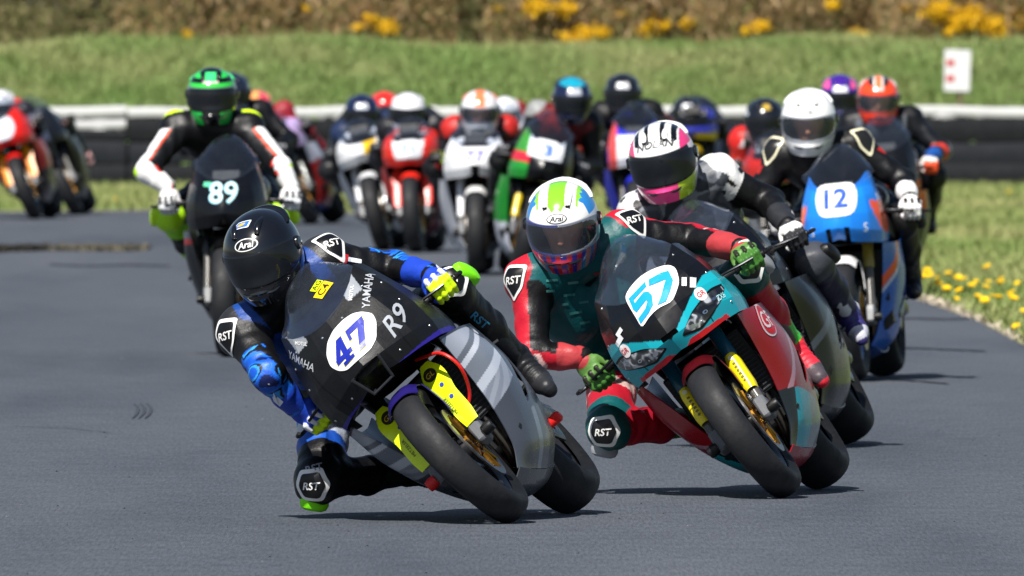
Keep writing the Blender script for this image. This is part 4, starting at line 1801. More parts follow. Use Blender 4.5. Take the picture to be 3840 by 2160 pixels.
# bank behind the barrier
bx = np.linspace(-60, 60, 121); by = np.concatenate([np.linspace(214, 232, 24), np.linspace(236, 420, 10)])
vb = [(x, y, float(bank_z(x, y)) - .02) for y in by for x in bx]
nb = len(bx)
sheet('bank', vb, [(j * nb + i, j * nb + i + 1, (j + 1) * nb + i + 1, (j + 1) * nb + i) for j in range(len(by) - 1) for i in range(nb - 1)], M['turf'], smooth=True)


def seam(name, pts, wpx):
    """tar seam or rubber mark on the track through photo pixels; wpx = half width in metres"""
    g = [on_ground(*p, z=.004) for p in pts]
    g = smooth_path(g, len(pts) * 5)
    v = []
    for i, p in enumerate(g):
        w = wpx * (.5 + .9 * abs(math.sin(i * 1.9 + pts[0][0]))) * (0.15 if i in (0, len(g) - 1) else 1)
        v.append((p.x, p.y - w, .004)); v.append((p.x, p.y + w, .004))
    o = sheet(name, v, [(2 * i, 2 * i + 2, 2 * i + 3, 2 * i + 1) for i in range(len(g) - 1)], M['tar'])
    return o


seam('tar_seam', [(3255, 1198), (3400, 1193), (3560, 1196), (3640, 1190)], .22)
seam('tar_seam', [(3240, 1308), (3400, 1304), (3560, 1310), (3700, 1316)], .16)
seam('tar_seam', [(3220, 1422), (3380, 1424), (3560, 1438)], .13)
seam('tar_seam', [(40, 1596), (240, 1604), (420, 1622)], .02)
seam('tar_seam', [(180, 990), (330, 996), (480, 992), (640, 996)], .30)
for k in range(3):
    x0 = 500 + k * 24
    g = smooth_path([on_ground(*p, z=.004) for p in ((x0, 1510), (x0 + 16, 1526), (x0 + 14, 1548), (x0 - 6, 1570))], 12)
    v = []
    for i, p in enumerate(g):
        w = .0085 * math.sin(math.pi * (i + .4) / 12.8)
        v += [(p.x - w, p.y, .004), (p.x + w, p.y, .004)]
    sheet('rubber_mark', v, [(2 * i, 2 * i + 1, 2 * i + 3, 2 * i + 2) for i in range(12)], M['scuff'])


# ---- grass
def blades(name, X, Y, Z, hgt, wid, colf, kind='stuff', nb_=3, lab=None):
    n = len(X)
    a = rng.uniform(0, 2 * math.pi, (n, nb_))
    lean = rng.uniform(.3, 1.9, (n, nb_))
    hh = hgt[:, None] * rng.uniform(.55, 1.15, (n, nb_))
    dx, dy = np.cos(a), np.sin(a)
    base = np.stack([X, Y, Z], 1)[:, None, :] + np.stack([dx * .03, dy * .03, np.zeros_like(dx)], 2) * rng.uniform(0, 1, (n, nb_, 1))
    side = np.stack([-dy, dx, np.zeros_like(dx)], 2) * (wid * rng.uniform(.6, 1.3, (n, nb_, 1)))
    tip = base + np.stack([dx * lean * hh, dy * lean * hh, hh], 2)
    V = np.stack([base - side, base + side, tip], 2).reshape(-1, 3)
    Q = np.arange(len(V)).reshape(-1, 3)
    c = np.repeat(colf(X, Y, n)[:, None, :], nb_, 1).reshape(-1, 3)
    c = c * rng.uniform(.82, 1.2, (len(c), 1))
    me = np_mesh(name, V, Q, c, M['grass'], 'FACE', False)
    return finish(bpy.data.objects.new(name, me), None, lab, 'grass' if lab else None, None, kind)


def noise2(x, y, s):
    return (np.sin(x * s + 1.3 * np.sin(y * s * .7)) + np.sin(y * s * 1.1 + 1.7 * np.sin(x * s * .6 + 2)) + np.sin((x + y) * s * .57 + 4)) / 3


def bank_col(X, Y, n):
    g = np.array((.125, .245, .055)); s_ = np.array((.36, .335, .16)); o = np.array((.19, .27, .08))
    m = .5 + .5 * noise2(X, Y * .5, 1.9)
    m2 = .5 + .5 * noise2(X + 7, Y * .6, 4.7)
    top = np.clip((Y - 222.5) / 4.5, 0, 1)
    w = np.clip(.12 + .6 * m * m2 + .55 * top * m + .22 * np.clip((X - .9) / 1.5, 0, 1) * (X < 4) * m2 + rng.uniform(-.15, .2, n), 0, 1)[:, None]
    c = g * (1 - w) + s_ * w
    return c * .8 + o * .2


def verge_col(X, Y, n):
    g = np.array((.165, .235, .062)); s_ = np.array((.35, .325, .145))
    w = np.clip(.35 + .4 * noise2(X, Y * .25, 1.6) + rng.uniform(-.25, .25, n), 0, 1)[:, None]
    return g * (1 - w) + s_ * w


n1 = 150000
X = rng.uniform(-12, 12, n1); Y = rng.uniform(214.4, 231, n1)
blades('bank_grass', X, Y, bank_z(X, Y) - .03, rng.uniform(.05, .13, n1) * (1 + .8 * (rng.uniform(0, 1, n1) > .95)), .0075, bank_col, lab='rough green and straw grass covering the bank behind the barrier')
n2 = 150000
X = rng.uniform(-9, 9, n2); Y = rng.uniform(95, 212.4, n2)
k = (Y > np.interp(X, ex, ey) + .35 + np.clip(X - .6, 0, 1) * (1.0 + .7 * np.sin(X * 3.3 + 1) + .5 * np.sin(X * 9.1)) + rng.uniform(0, .5, n2)) & (np.abs(X) < Y * .034)
X, Y = X[k], Y[k]
blades('verge_grass', X, Y, np.full(len(X), -.02), rng.uniform(.035, .095, len(X)), .007, verge_col, lab='short green grass of the verge between track and barrier')
n3 = 2600
ga, gb = on_ground(-250, 962), on_ground(560, 930)
X = rng.uniform(ga.x, gb.x, n3); Y = rng.uniform(ga.y, gb.y, n3)
k = (Y - ga.y) / (gb.y - ga.y) > .15 + .3 * np.sin(X * 2.2) ** 2 + .5 * np.clip((X - gb.x + 1.1) / 1.1, 0, 1)
X, Y = X[k], Y[k]
blades('tussock_grass', X, Y, np.zeros(len(X)), rng.uniform(.02, .055, len(X)), .008,
       lambda x, y, n: np.array((.075, .066, .044)) * np.ones((n, 1)) * (1.5 - 1.2 * (np.abs(x - gb.x + 1.6) < .9))[:, None] + .03 * (rng.uniform(0, 1, (n, 1)) > .85),
       lab='low strip of dark scrubby grass breaking through the asphalt')
# ---- dandelions beside the track
DAN = [(3415, 1040), (3472, 1038), (3525, 1057), (3556, 1050), (3580, 1066), (3622, 1060), (3663, 1063), (3542, 1107), (3616, 1117), (3678, 1104), (3708, 1121), (3748, 1090), (3714, 1025), (3836, 1156), (3830, 1180), (3818, 1240), (3790, 722), (3300, 1052), (300, 690), (1190, 775), (440, 752), (3445, 1062), (3500, 1048), (3505, 1090), (3590, 1085), (3640, 1092), (3655, 1130), (3700, 1070), (3770, 1120), (3785, 1150), (3800, 1105), (3735, 1145), (3690, 1150), (3570, 1125), (3470, 1080), (3760, 1060), (3825, 1070)]
_dm = {}
for (px, py) in DAN:
    g = on_ground(px, py + 14)
    root = bpy.data.objects.new('dandelion', None)
    root.location = (g.x, g.y, -.015)
    finish(root, None, 'yellow dandelion flower head standing in the grass verge beside the track', 'flower', 'dandelions in the verge')
    if not _dm:
        st = MB(); tube(st, [(0, 0, 0), (.004, 0, .05), (.006, 0, .10)], .0035, 5, hx('5c7a2a'))
        _dm['stem'] = st.mesh('stem', M['leaf'])
        fm = MB()
        for k in range(26):
            a = k * 2.4; r_ = .004 + .022 * (k / 26) ** .6
            p = Vector((.006 + r_ * math.cos(a), r_ * math.sin(a), .108 + .006 * (1 - k / 26)))
            d = Vector((math.cos(a), math.sin(a), .5)) * .012
            t_ = Vector((-math.sin(a), math.cos(a), 0)) * .006
            fm.add([p - d - t_, p - d + t_, p + d + t_, p + d - t_], [(0, 1, 2, 3)], hx('f6cf10'))
        loft_c = MB()
        tube(fm, [(.006, 0, .094), (.006, 0, .112)], [.008, .018], 10, hx('e8b80c'))
        _dm['head'] = fm.mesh('flower_head', M['leaf'], False)
    for nm in ('stem', 'head'):
        o = bpy.data.objects.new({'stem': 'stem', 'head': 'flower_head'}[nm], _dm[nm])
        finish(o, root)
    root.scale = (float(rng.uniform(.55, .95)),) * 3
    root.rotation_euler = (R(rng.uniform(5, 40)), R(rng.uniform(-20, 20)), rng.uniform(-.6, .6))

# ---- tyre barrier
tm = MB(); lathe_y(tm, [(.16, -.07), (.19, -.082), (.25, -.08), (.28, -.05), (.285, 0), (.28, .05), (.25, .08), (.19, .082), (.16, .07), (.175, 0)], 28, (0, 0, 0), WHITE, True)
tyre_v = np.array(tm.v)[:, [0, 2, 1]]
wall_me = {}
for nm, c in (('dark', hx('1b1d22')), ('white', hx('bcbcbe'))):
    t2 = MB(); t2.add(tyre_v.tolist(), [tuple(reversed(f)) for f in tm.f], c)
    wall_me[nm] = t2.mesh('tyre', attr_mat('painted_tyre_' + nm, bump_scale=30, bump_s=.3, rough=.75, dirt=.55 if nm == 'white' else .2))
SEG = [(-2200, 470, 'left hand run of the tyre barrier with two rows of white tyres on top'), (455, 1640, 'tyre barrier run behind the white and red motorcycles, white painted top row'),
       (1620, 2820, 'tyre barrier run in the middle behind the black helmets, white painted top row'), (2800, 6000, 'right hand run of the black tyre barrier with white painted top row')]
belt_m = attr_mat('conveyor_belt', bump_scale=7, bump_s=.25, rough_var=(.55, .8), dirt=.12, spec=.25)
for si, (p0, p1, lab) in enumerate(SEG):
    a, b = on_ground(p0, 692), on_ground(p1, 692)
    yb = WALL_D + .05 * si
    root = bpy.data.objects.new('tyre_barrier', None)
    root.location = ((a.x + b.x) / 2, yb, -.02)
    finish(root, None, lab, 'tyre barrier', 'tyre barrier along the outside of the bend')
    n = max(2, int((b.x - a.x) / .57))
    L_ = b.x - a.x
    for i in range(n):
        for lv in range(5):
            w = lv == 4 or (si == 0 and lv == 3 and i > n * .80)
            o = bpy.data.objects.new('tyre', wall_me['white' if w else 'dark'])
            finish(o, root)
            o.location = (-L_ / 2 + (i + .5) * L_ / n + rng.uniform(-.012, .012), .30 + rng.uniform(-.02, .02), .085 + lv * .166)
            o.rotation_euler = (rng.uniform(-.02, .02), rng.uniform(-.02, .02), rng.uniform(0, 6))
    bands = [(.01, .235, '14161b'), (.24, .47, '1a1d24'), (.475, .725, '111318'), (.735, .835, 'c4c4c6')]
    if si == 0:
        bands = bands[:2] + [(.475, .60, '111318'), (.61, .70, 'bdbdc0'), (.735, .835, 'c4c4c6')]
    for r_, (z0, z1, bc_) in enumerate(bands):
        mb = MB()
        rows = []
        for zz in (z0, (z0 + z1) / 2, z1):
            rows.append([(x, -.012 * math.sin(x * 2.1 + r_) - .01 * math.sin(x * 5 + si) + (0 if zz != (z0 + z1) / 2 else -.015), zz + .010 * math.sin(x * 1.7 + r_ * 2) + .008 * math.sin(x * 6.1 + r_)) for x in np.linspace(-L_ / 2, L_ / 2, 14)])
        patch(mb, rows, 52, 4, .012, hx(bc_))
        mb.build('belt', belt_m, root)

# ---- marker board behind the barrier
mr = bpy.data.objects.new('marker_board', None)
bp = at_depth(3590, 265, 219.0)
mr.location = (bp.x, bp.y, float(bank_z(bp.x, bp.y)) - .05)
finish(mr, None, 'white rectangular marker board with two red patches standing on the bank', 'sign')
zc = bp.z - mr.location.z
mb = MB(); cbox(mb, (0, 0, zc), (.285, .03, .455), Matrix.Rotation(.03, 3, 'Y'), .12, hx('d4d4d6')); mb.build('board', M['matte'], mr)
mb = MB(); cbox(mb, (.03, .035, zc * .5 - .05), (.05, .04, zc + .1), None, .15, hx('6a5c4a')); mb.build('post', M['matte'], mr)
for dz in (.085, -.085):
    mb = MB(); cbox(mb, (-.075, -.0175, zc + dz), (.085, .004, .065), None, .2, hx('b8282c')); mb.build('red_patch', M['decal'], mr)


# ---- gorse
def gorse(px, depth, wid, hgt, flower, lab, seed, tone=0):
    r2 = np.random.default_rng(seed)
    x0 = at_depth(px, 100, depth).x
    z0 = float(bank_z(x0, depth)) - .05
    root = bpy.data.objects.new('gorse_bush', None)
    root.location = (x0, depth, z0)
    finish(root, None, lab, 'gorse bush', 'gorse bushes along the top of the bank')
    mb = MB()
    tips = []
    for k in range(16):
        a = r2.uniform(0, 6.28); q = r2.uniform(.2, 1)
        e = Vector((math.cos(a) * wid * .5 * q, math.sin(a) * .45 * q, hgt * r2.uniform(.55, 1)))
        m_ = e * .5 + Vector((r2.uniform(-.1, .1), r2.uniform(-.1, .1), -.05))
        tube(mb, smooth_path([(0, 0, 0), m_, e], 5), [.022, .018, .014, .010, .007, .004], 5, hx('5a4936'))
        tips += [m_, e, e * .8]
    mb.build('branches', M['leaf'], root, False)
    # spiny sprays: crossed slivers
    N = 7000
    T = np.array([tuple(t) for t in tips])
    c = T[r2.integers(0, len(T), N)] + r2.normal(0, 1, (N, 3)) * np.array((wid * .16, .16, hgt * .13))
    low = r2.uniform(0, 1, N) < .30
    c[low, 2] = r2.uniform(.02, hgt * .35, low.sum()); c[low, 0] = r2.uniform(-wid * .5, wid * .5, low.sum())
    c[:, 2] = np.maximum(c[:, 2], .02)
    d = r2.normal(0, 1, (N, 3)); d[:, 2] = np.abs(d[:, 2]) + .3
    d /= np.linalg.norm(d, axis=1, keepdims=True)
    s_ = np.cross(d, r2.normal(0, 1, (N, 3))); s_ /= np.linalg.norm(s_, axis=1, keepdims=True)
    ln = r2.uniform(.04, .11, (N, 1)); w_ = r2.uniform(.004, .011, (N, 1))
    V = np.stack([c - d * ln - s_ * w_, c - d * ln * .2 + s_ * w_ * 1.4, c + d * ln], 1).reshape(-1, 3)
    pal = np.array([(.31, .195, .09), (.40, .26, .13), (.21, .15, .055), (.16, .17, .05), (.44, .32, .18)])
    if tone:
        pal = np.array([(.19, .18, .075), (.22, .21, .085), (.13, .14, .05), (.28, .21, .12), (.18, .19, .075)])
    cl = pal[r2.integers(0, 5, N)] * r2.uniform(.6, 1.25, (N, 1))
    me = np_mesh('foliage', V, np.arange(len(V)).reshape(-1, 3), cl, M['leaf'], 'FACE', False)
    finish(bpy.data.objects.new('foliage', me), root)
    if flower:
        C = []
        for (fx, fy, fr) in flower:
            p = at_depth(fx, fy, depth - .35) - Vector(root.location)
            n = int(1500 * fr * fr / .04) + 90
            off = r2.normal(0, 1, (n, 3)) * np.array((fr * .55, .12, fr * .38))
            C.append(np.array(p) + off)
        C = np.concatenate(C)
        N = len(C)
        d = r2.normal(0, 1, (N, 3)); d /= np.linalg.norm(d, axis=1, keepdims=True)
        s_ = np.cross(d, r2.normal(0, 1, (N, 3))); s_ /= np.linalg.norm(s_, axis=1, keepdims=True)
        q = r2.uniform(.010, .024, (N, 1))
        V = np.stack([C - d * q, C + s_ * q, C + d * q, C - s_ * q], 1).reshape(-1, 3)
        cl = np.array((.80, .47, .012)) * r2.uniform(.55, 1.15, (N, 1))
        me = np_mesh('blossom', V, np.arange(len(V)).reshape(-1, 4), cl, M['leaf'], 'FACE', False)
        finish(bpy.data.objects.new('blossom', me), root)


G = [(-120, 1.9, [], 'brown leafless gorse scrub at the left edge of the bank top', 1),
     (330, 1.9, [], 'olive tinged gorse scrub above the left part of the barrier', 1),
     (760, 2.0, [(700, 130, .05)], 'dry brown gorse above the green and black helmet', 0),
     (1120, 1.7, [(1150, 30, .03)], 'brown gorse scrub left of the small yellow flowering clump', 0),
     (1440, 1.7, [(1390, 75, .08), (1450, 105, .10), (1340, 102, .05)], 'gorse with a small isolated yellow clump low at its foot', 0),
     (1790, 1.7, [(1860, 30, .04)], 'olive brown gorse without flowers above the white and orange helmet', 1),
     (2120, 1.8, [(2010, 25, .12), (2120, 30, .11), (2140, 140, .10), (2200, 130, .13), (2260, 120, .07)], 'gorse with a big yellow patch at the top and one at its foot', 0),
     (2480, 1.7, [(2410, 105, .11), (2330, 50, .06), (2485, 95, .07), (2580, 90, .07), (2420, 140, .05)], 'gorse dotted with several yellow clumps above the pink and white helmet', 0),
     (2860, 1.7, [(2850, 100, .09), (3120, 20, .06), (2800, 115, .05)], 'brown gorse with faint yellow bloom above the white helmet', 0),
     (3220, 1.8, [(3220, 155, .13), (3330, 165, .05), (3400, 30, .06), (3200, 130, .08)], 'gorse with one round yellow clump above the orange helmet', 0),
     (3580, 1.8, [(3520, 40, .14), (3640, 70, .18), (3600, 85, .13), (3720, 100, .13), (3740, 135, .07), (3560, 120, .06)], 'gorse covered with a broad mass of yellow flowers above the marker board', 0),
     (3900, 1.9, [(3790, 50, .15), (3840, 90, .12), (3830, 170, .06)], 'yellow flowering gorse at the right edge of the bank top', 0)]
for i, (px, w, fl, lab, tn) in enumerate(G):
    gorse(px, 229.2 + .5 * (i % 2), w, 1.55 + .2 * (i % 3), fl, lab, 40 + i, tn)
# scrub mass behind the bushes
N = 70000
X = rng.uniform(-14, 14, N); Y = rng.uniform(230.5, 234, N)
Z = bank_z(X, Y) + rng.uniform(0, 1, N) ** 1.3 * 1.9
d = rng.normal(0, 1, (N, 3)); d[:, 2] = np.abs(d[:, 2]) + .4; d /= np.linalg.norm(d, axis=1, keepdims=True)
s_ = np.cross(d, rng.normal(0, 1, (N, 3))); s_ /= np.linalg.norm(s_, axis=1, keepdims=True)
c = np.stack([X, Y, Z], 1)
ln = rng.uniform(.05, .13, (N, 1)); w_ = rng.uniform(.005, .013, (N, 1))
V = np.stack([c - d * ln - s_ * w_, c + s_ * w_, c + d * ln], 1).reshape(-1, 3)
pal = np.array([(.29, .185, .09), (.35, .23, .12), (.17, .125, .05), (.17, .17, .05), (.12, .08, .045)])
me = np_mesh('scrub', V, np.arange(len(V)).reshape(-1, 3), pal[rng.integers(0, 5, N)] * rng.uniform(.6, 1.2, (N, 1)), M['leaf'], 'FACE', False)
finish(bpy.data.objects.new('scrub', me), None, 'tangled brown scrub growing behind the gorse bushes', 'scrub', None, 'stuff')

# ---- loose grit on the track
N = 900
X = rng.uniform(-4.5, 4.5, N); Y = 48 + 110 * rng.uniform(0, 1, N) ** 1.6
k = (np.abs(X) < Y * .03) & (Y < np.interp(X, ex, ey) - .3)
gm_ = MB()
for x, y in zip(X[k], Y[k]):
    r_ = float(rng.uniform(.002, .006))
    c = hx(('2a2c30', '63656a', '3a3c40', '202226')[int(rng.integers(0, 4))])
    p = [(x - r_, y, 0), (x, y - r_, 0), (x + r_, y, 0), (x, y + r_, 0), (x + r_ * .2, y, r_ * .9)]
    gm_.add(p, [(0, 1, 4), (1, 2, 4), (2, 3, 4), (3, 0, 4)], c)
gm_.build('grit', M['matte'], None, False, kind='stuff', label='loose grit scattered over the grey asphalt', cat='grit')
# pale stones and dead stalks along the worn right-hand edge
N = 2600
X = rng.uniform(.7, 4.2, N); Y = np.interp(X, ex, ey) + rng.uniform(-.2, 1.9, N)
blades('edge_straw', X, Y, np.zeros(N), rng.uniform(.015, .05, N), .012, lambda x, y, n: np.array((.46, .40, .31)) * np.ones((n, 1)), lab='pale dead straw and dirt along the worn edge of the track')
# ------------------------------------------------------------------ the field: each motorcycle and its rider
def plain(c):
    return lambda az, z, x, y: c


def const(c):
    return lambda x, y, z: c


def sconst(c):
    return lambda x, y, z, s: c


GL_DARK = (BLACK, hx('222428'), BLACK, hx('8a8c90'))
GL_WHITE = (WHITE, hx('d0d0d0'), WHITE, BLACK)
BOOT_B = (BLACK, hx('2c2d31'), BLACK)


def plate_shape(w, z0, z1, taper=.8):
    return [(-w * taper, z0), (w * taper, z0), (w, (z0 + z1) / 2), (w * .86, z1), (-w * .86, z1), (-w, (z0 + z1) / 2)]


def rider(bspec, rspec, contact, lean, yaw, over=None):
    root, ft, rt = make_bike(bspec)
    Mw = place_bike(root, ft, rt, contact[0], contact[1], lean, yaw)
    return make_person(rspec, Mw, over)


# ---- 47: black and grey
def cowl47(x, y, z):
    if z < .672 and abs(y) > .05:
        return PURPLE
    if z > .955 and abs(y) > .10 and abs(y) < .16:
        return hx('8d9299')
    return hx('0f1013')


def side47(x, y, z, s):
    if z > .642:
        return hx('3a3d44')
    zz = z + .30 * (x + .30)
    if x > -.50:
        if zz > .60:
            return hx('aab0bd')
        if zz > .575:
            return hx('6d737e')
        if zz > .55:
            return hx('d4d9e4')
        if zz > .475:
            return hx('7f8692')
        if zz > .435:
            return hx('ccd2de')
        if zz > .36:
            return hx('8d94a2') if (int((x + z) * 30) % 2) else hx('a3a9b6')
    if z < .30 and -.60 < x < -.55:
        return hx('8a8f96')
    return hx('4a4e58')


F1, UPV = (1, 0, .25), (0, 0, 1)
CAMO = ('camo', [hx('0e1a4a'), hx('1450b8'), hx('1a66d0'), hx('0b0c0f'), hx('2f90e0'), hx('1450b8')], 46.)
b47 = dict(scoop=True, label='black and grey racing motorcycle number 47 leaning hard with yellow fork covers', fine=True, wide=1.0, tall=.045, cowl=cowl47, side=side47, satin=True,
           belly=hx('45484d'), tank=hx('0f1013'), fender=hx('241c66'), fork=BLACK, rim=hx('1d1d20'), axle=hx('c81e1e'), hose=True,
           guard=dict(col=hx('d6ee12'), big=True), duct=lambda y, z: abs(y) < .030 + .40 * (z - .645) and z < .738,
           plate=dict(shape=in_bike([(908, 1350), (912, 1240), (960, 1140), (1040, 1050), (1120, 995), (1200, 978), (1295, 992), (1338, 1060), (1355, 1200), (1315, 1290), (1200, 1395), (1105, 1475), (1030, 1482), (950, 1445)], 780, 760, .4417, 1905, 1962, 1081, 45, .0), round=.012, polys=[[(a + .017, b + .836) for a, b in p] for p in glyphs('47', .090, .05, .22)], ink=hx('1c2a9c'), edge=hx('e8e25a')),
           print={'lettering': [('YAMAHA', 'cowl', (.1, .198, .975), (1, .2, .25), UPV, .028, R(50), LGREY, .1), ('YAMAHA', 'cowl', (.1, -.198, .965), (1, -.2, .25), UPV, .028, R(-62), LGREY, .1),
                                ('R9', 'cowl', (.1, .190, .790), (1, .2, 0), UPV, .070, R(16), hx('9ea3ab'), .45),
                                ('MOTUL', 'cowl', (.1, .137, .995), (1, .1, .2), UPV, .013, R(50), WHITE, 0), ('MOTUL', 'cowl', (.1, -.137, .995), (1, -.1, .2), UPV, .013, R(-50), WHITE, 0),
                                                                (ellipse2d(1, .55), 'fender', (.25, -.035, .60), (.6, -.3, .8), (0, .6, .8), .028, R(20), WHITE), (ellipse2d(1, .55), 'fender', (.25, -.035, .60), (.6, -.3, .8), (0, .6, .8), .022, R(20), hx('2a2f6a'), 0, .0035)],
                  'screen_sticker': [(poly2d([(-1, -.6), (1, -.6), (1, .6), (-1, .6)]), 'screen', (.0, .085, 1.085), (.9, .4, .4), UPV, .036, R(12), YELLOW, 0, .003), ('C4', 'screen', (.0, .085, 1.085), (.9, .4, .4), UPV, .030, R(12), hx('2b2a10'), 0, .0045),
                                     (poly2d([(-1, -.6), (1, -.6), (1, .6), (-1, .6)]), 'screen', (.0, .088, 1.130), (.9, .4, .4), UPV, .024, R(12), FLUO, 0, .003), ('AG', 'screen', (.0, .088, 1.130), (.9, .4, .4), UPV, .022, R(12), hx('2b2a10'), 0, .0045)]})
r47 = dict(label='rider in black and blue leathers and glossy black helmet dragging his knee on number 47', vox=.0055,
           suit={'base': BLACK, 'shcap': hx('26272a'), 'uarm': [(.62, 1, -.05, 1, CAMO), (0, .62, -1, 1, hx('0d0e10'))], 'farm': [(0, 1, -.2, 1, CAMO)], 'elbow': [(0, 1, .0, 1, CAMO)],
                 'chest': hx('103e88'), 'belly': hx('123c84'), 'thigh': [(.30, .42, -1, 1, SKYB), (.42, .62, -1, 1, hx('c8ccd2')), (.62, .72, -1, 1, hx('1f55b4'))], 'calf': BLACK, 'kneecap': hx('0a0a0c')},
           helmet=lambda az, z, x, y: hx('0d0e12'), logo=dict(text='Arai', oval=WHITE, ink=WHITE, az=0, z=.080, size=(.042, .022), h=.023), look=(-.24, -.90, -.36), headup=(-.24, 0, 1), hscale=1.06, badge=[(-18, .128, poly2d(round_poly([(-.036, -.012), (-.012, .018), (.036, .020), (.030, -.014)], .006)), hx('e2e4ea'), .0016, R(12)), (-18, .128, poly2d(round_poly([(-.030, -.009), (-.010, .014), (.030, .016), (.025, -.010)], .005)), hx('2a6cc0'), .0024, R(12)), (-16, .129, ellipse2d(.016, .006, 12), hx('d8a832'), .0032, R(25))],
           words=[('RST', (1800, 1185, .45), .030, hx('2c7ea4'), R(-38), None), (poly2d([(-.02, -.004), (.02, -.004), (.02, .004), (-.02, .004)]), (1850, 1265, .45), 0, hx('b8b0a8'), R(35), None), (poly2d([(-.024, -.008), (.024, -.006), (.022, .008), (-.024, .008)]), (1330, 965, .35), 0, hx('d8dce4'), R(-10), None), (poly2d([(-.012, -.016), (.012, -.016), (.012, .016), (-.012, .016)]), (1290, 958, .35), 0, hx('c8202a'), R(-15), None), ('RST', (1175, 1740, .3), .028, hx('8a909c'), R(15), None), (poly2d([(-.014, -.02), (.014, -.02), (.014, .02), (-.014, .02)]), (1035, 1500, .1), 0, hx('d0d4e0'), R(-40), None)],
           glove=(hx('1c3fae'), hx('c8ea14'), hx('1c3fae'), hx('c9ccd4')), boot=(hx('1a1b1e'), hx('26272b'), BLACK), patch=dict(edge=WHITE, fill=hx('0b0b0d'), word='RST'), slider=hx('7be414'), kneedown=True)
o47 = {'head': (985, 950, .42), 'neck': (1085, 1085, .56), 'chest': (1130, 1180, .68), ('sh', 1): (1218, 985, .55), ('sh', -1): (915, 1245, .50), ('el', 1): (1472, 1005, .62), ('el', -1): (1005, 1405, .31),
       'pelvis': (1310, 1400, 1.02), ('hip', 1): (1390, 1335, 1.0), ('hip', -1): (1230, 1480, .97), ('knee', 1): (1690, 1090, .66), ('ankle', 1): (1935, 1345, .93), ('toe', 1): (2050, 1450, .82),
       ('knee', -1): (1195, 1800, .62), ('ankle', -1): (1530, 1765, .92), ('toe', -1): (1625, 1800, .80)}
rider(b47, r47, (1905, 1962), 45, 10, o47)


# ---- 57: teal and red
def cowl57(x, y, z):
    a = abs(y)
    top = .720 + .62 * (a - .02) if a < .21 else .838 - .5 * max(a - .255, 0)
    low = .672 if a < .2 else .655
    if x < -.2:
        top = min(top, .80)
    if z < low - .03 * max(0, 1 - a / .05):
        return RED
    return TEAL if z < top else hx('0b0c0f')


def side57(x, y, z, s):
    if z < .315 + .25 * (x + .45):
        if x > -.40:
            return hx('1b2226')
        return TEAL if x > -.55 else hx('76848a')
    if -.50 < x + .9 * (z - .45) < -.46 and z < .56:
        return hx('b88a96')
    return hx('960c1a')


def helm57(az, z, x, y):
    a = abs(y)
    if z < -.058:
        return hx('30277c') if (int((az + 180) / 9) % 2 == 0) else hx('a01c2c')
    if z > .05:
        brow = .088 + .014 * abs(((az / 9) % 2) - 1)
        if abs(az) < 62 and z < brow:
            return hx('e9e9e6')
        if a < .030:
            return hx('7ed02a') if (x > -.10) else hx('e9e9e6')
        if a < .066:
            return hx('e9e9e6')
        if a < .074 + .01 * abs(((x * 60) % 2) - 1):
            return hx('8ad634')
        return hx('2a82cc')
    return hx('c3c6ce') if (az > 0 and abs(az) < 130) else hx('4a52a0')


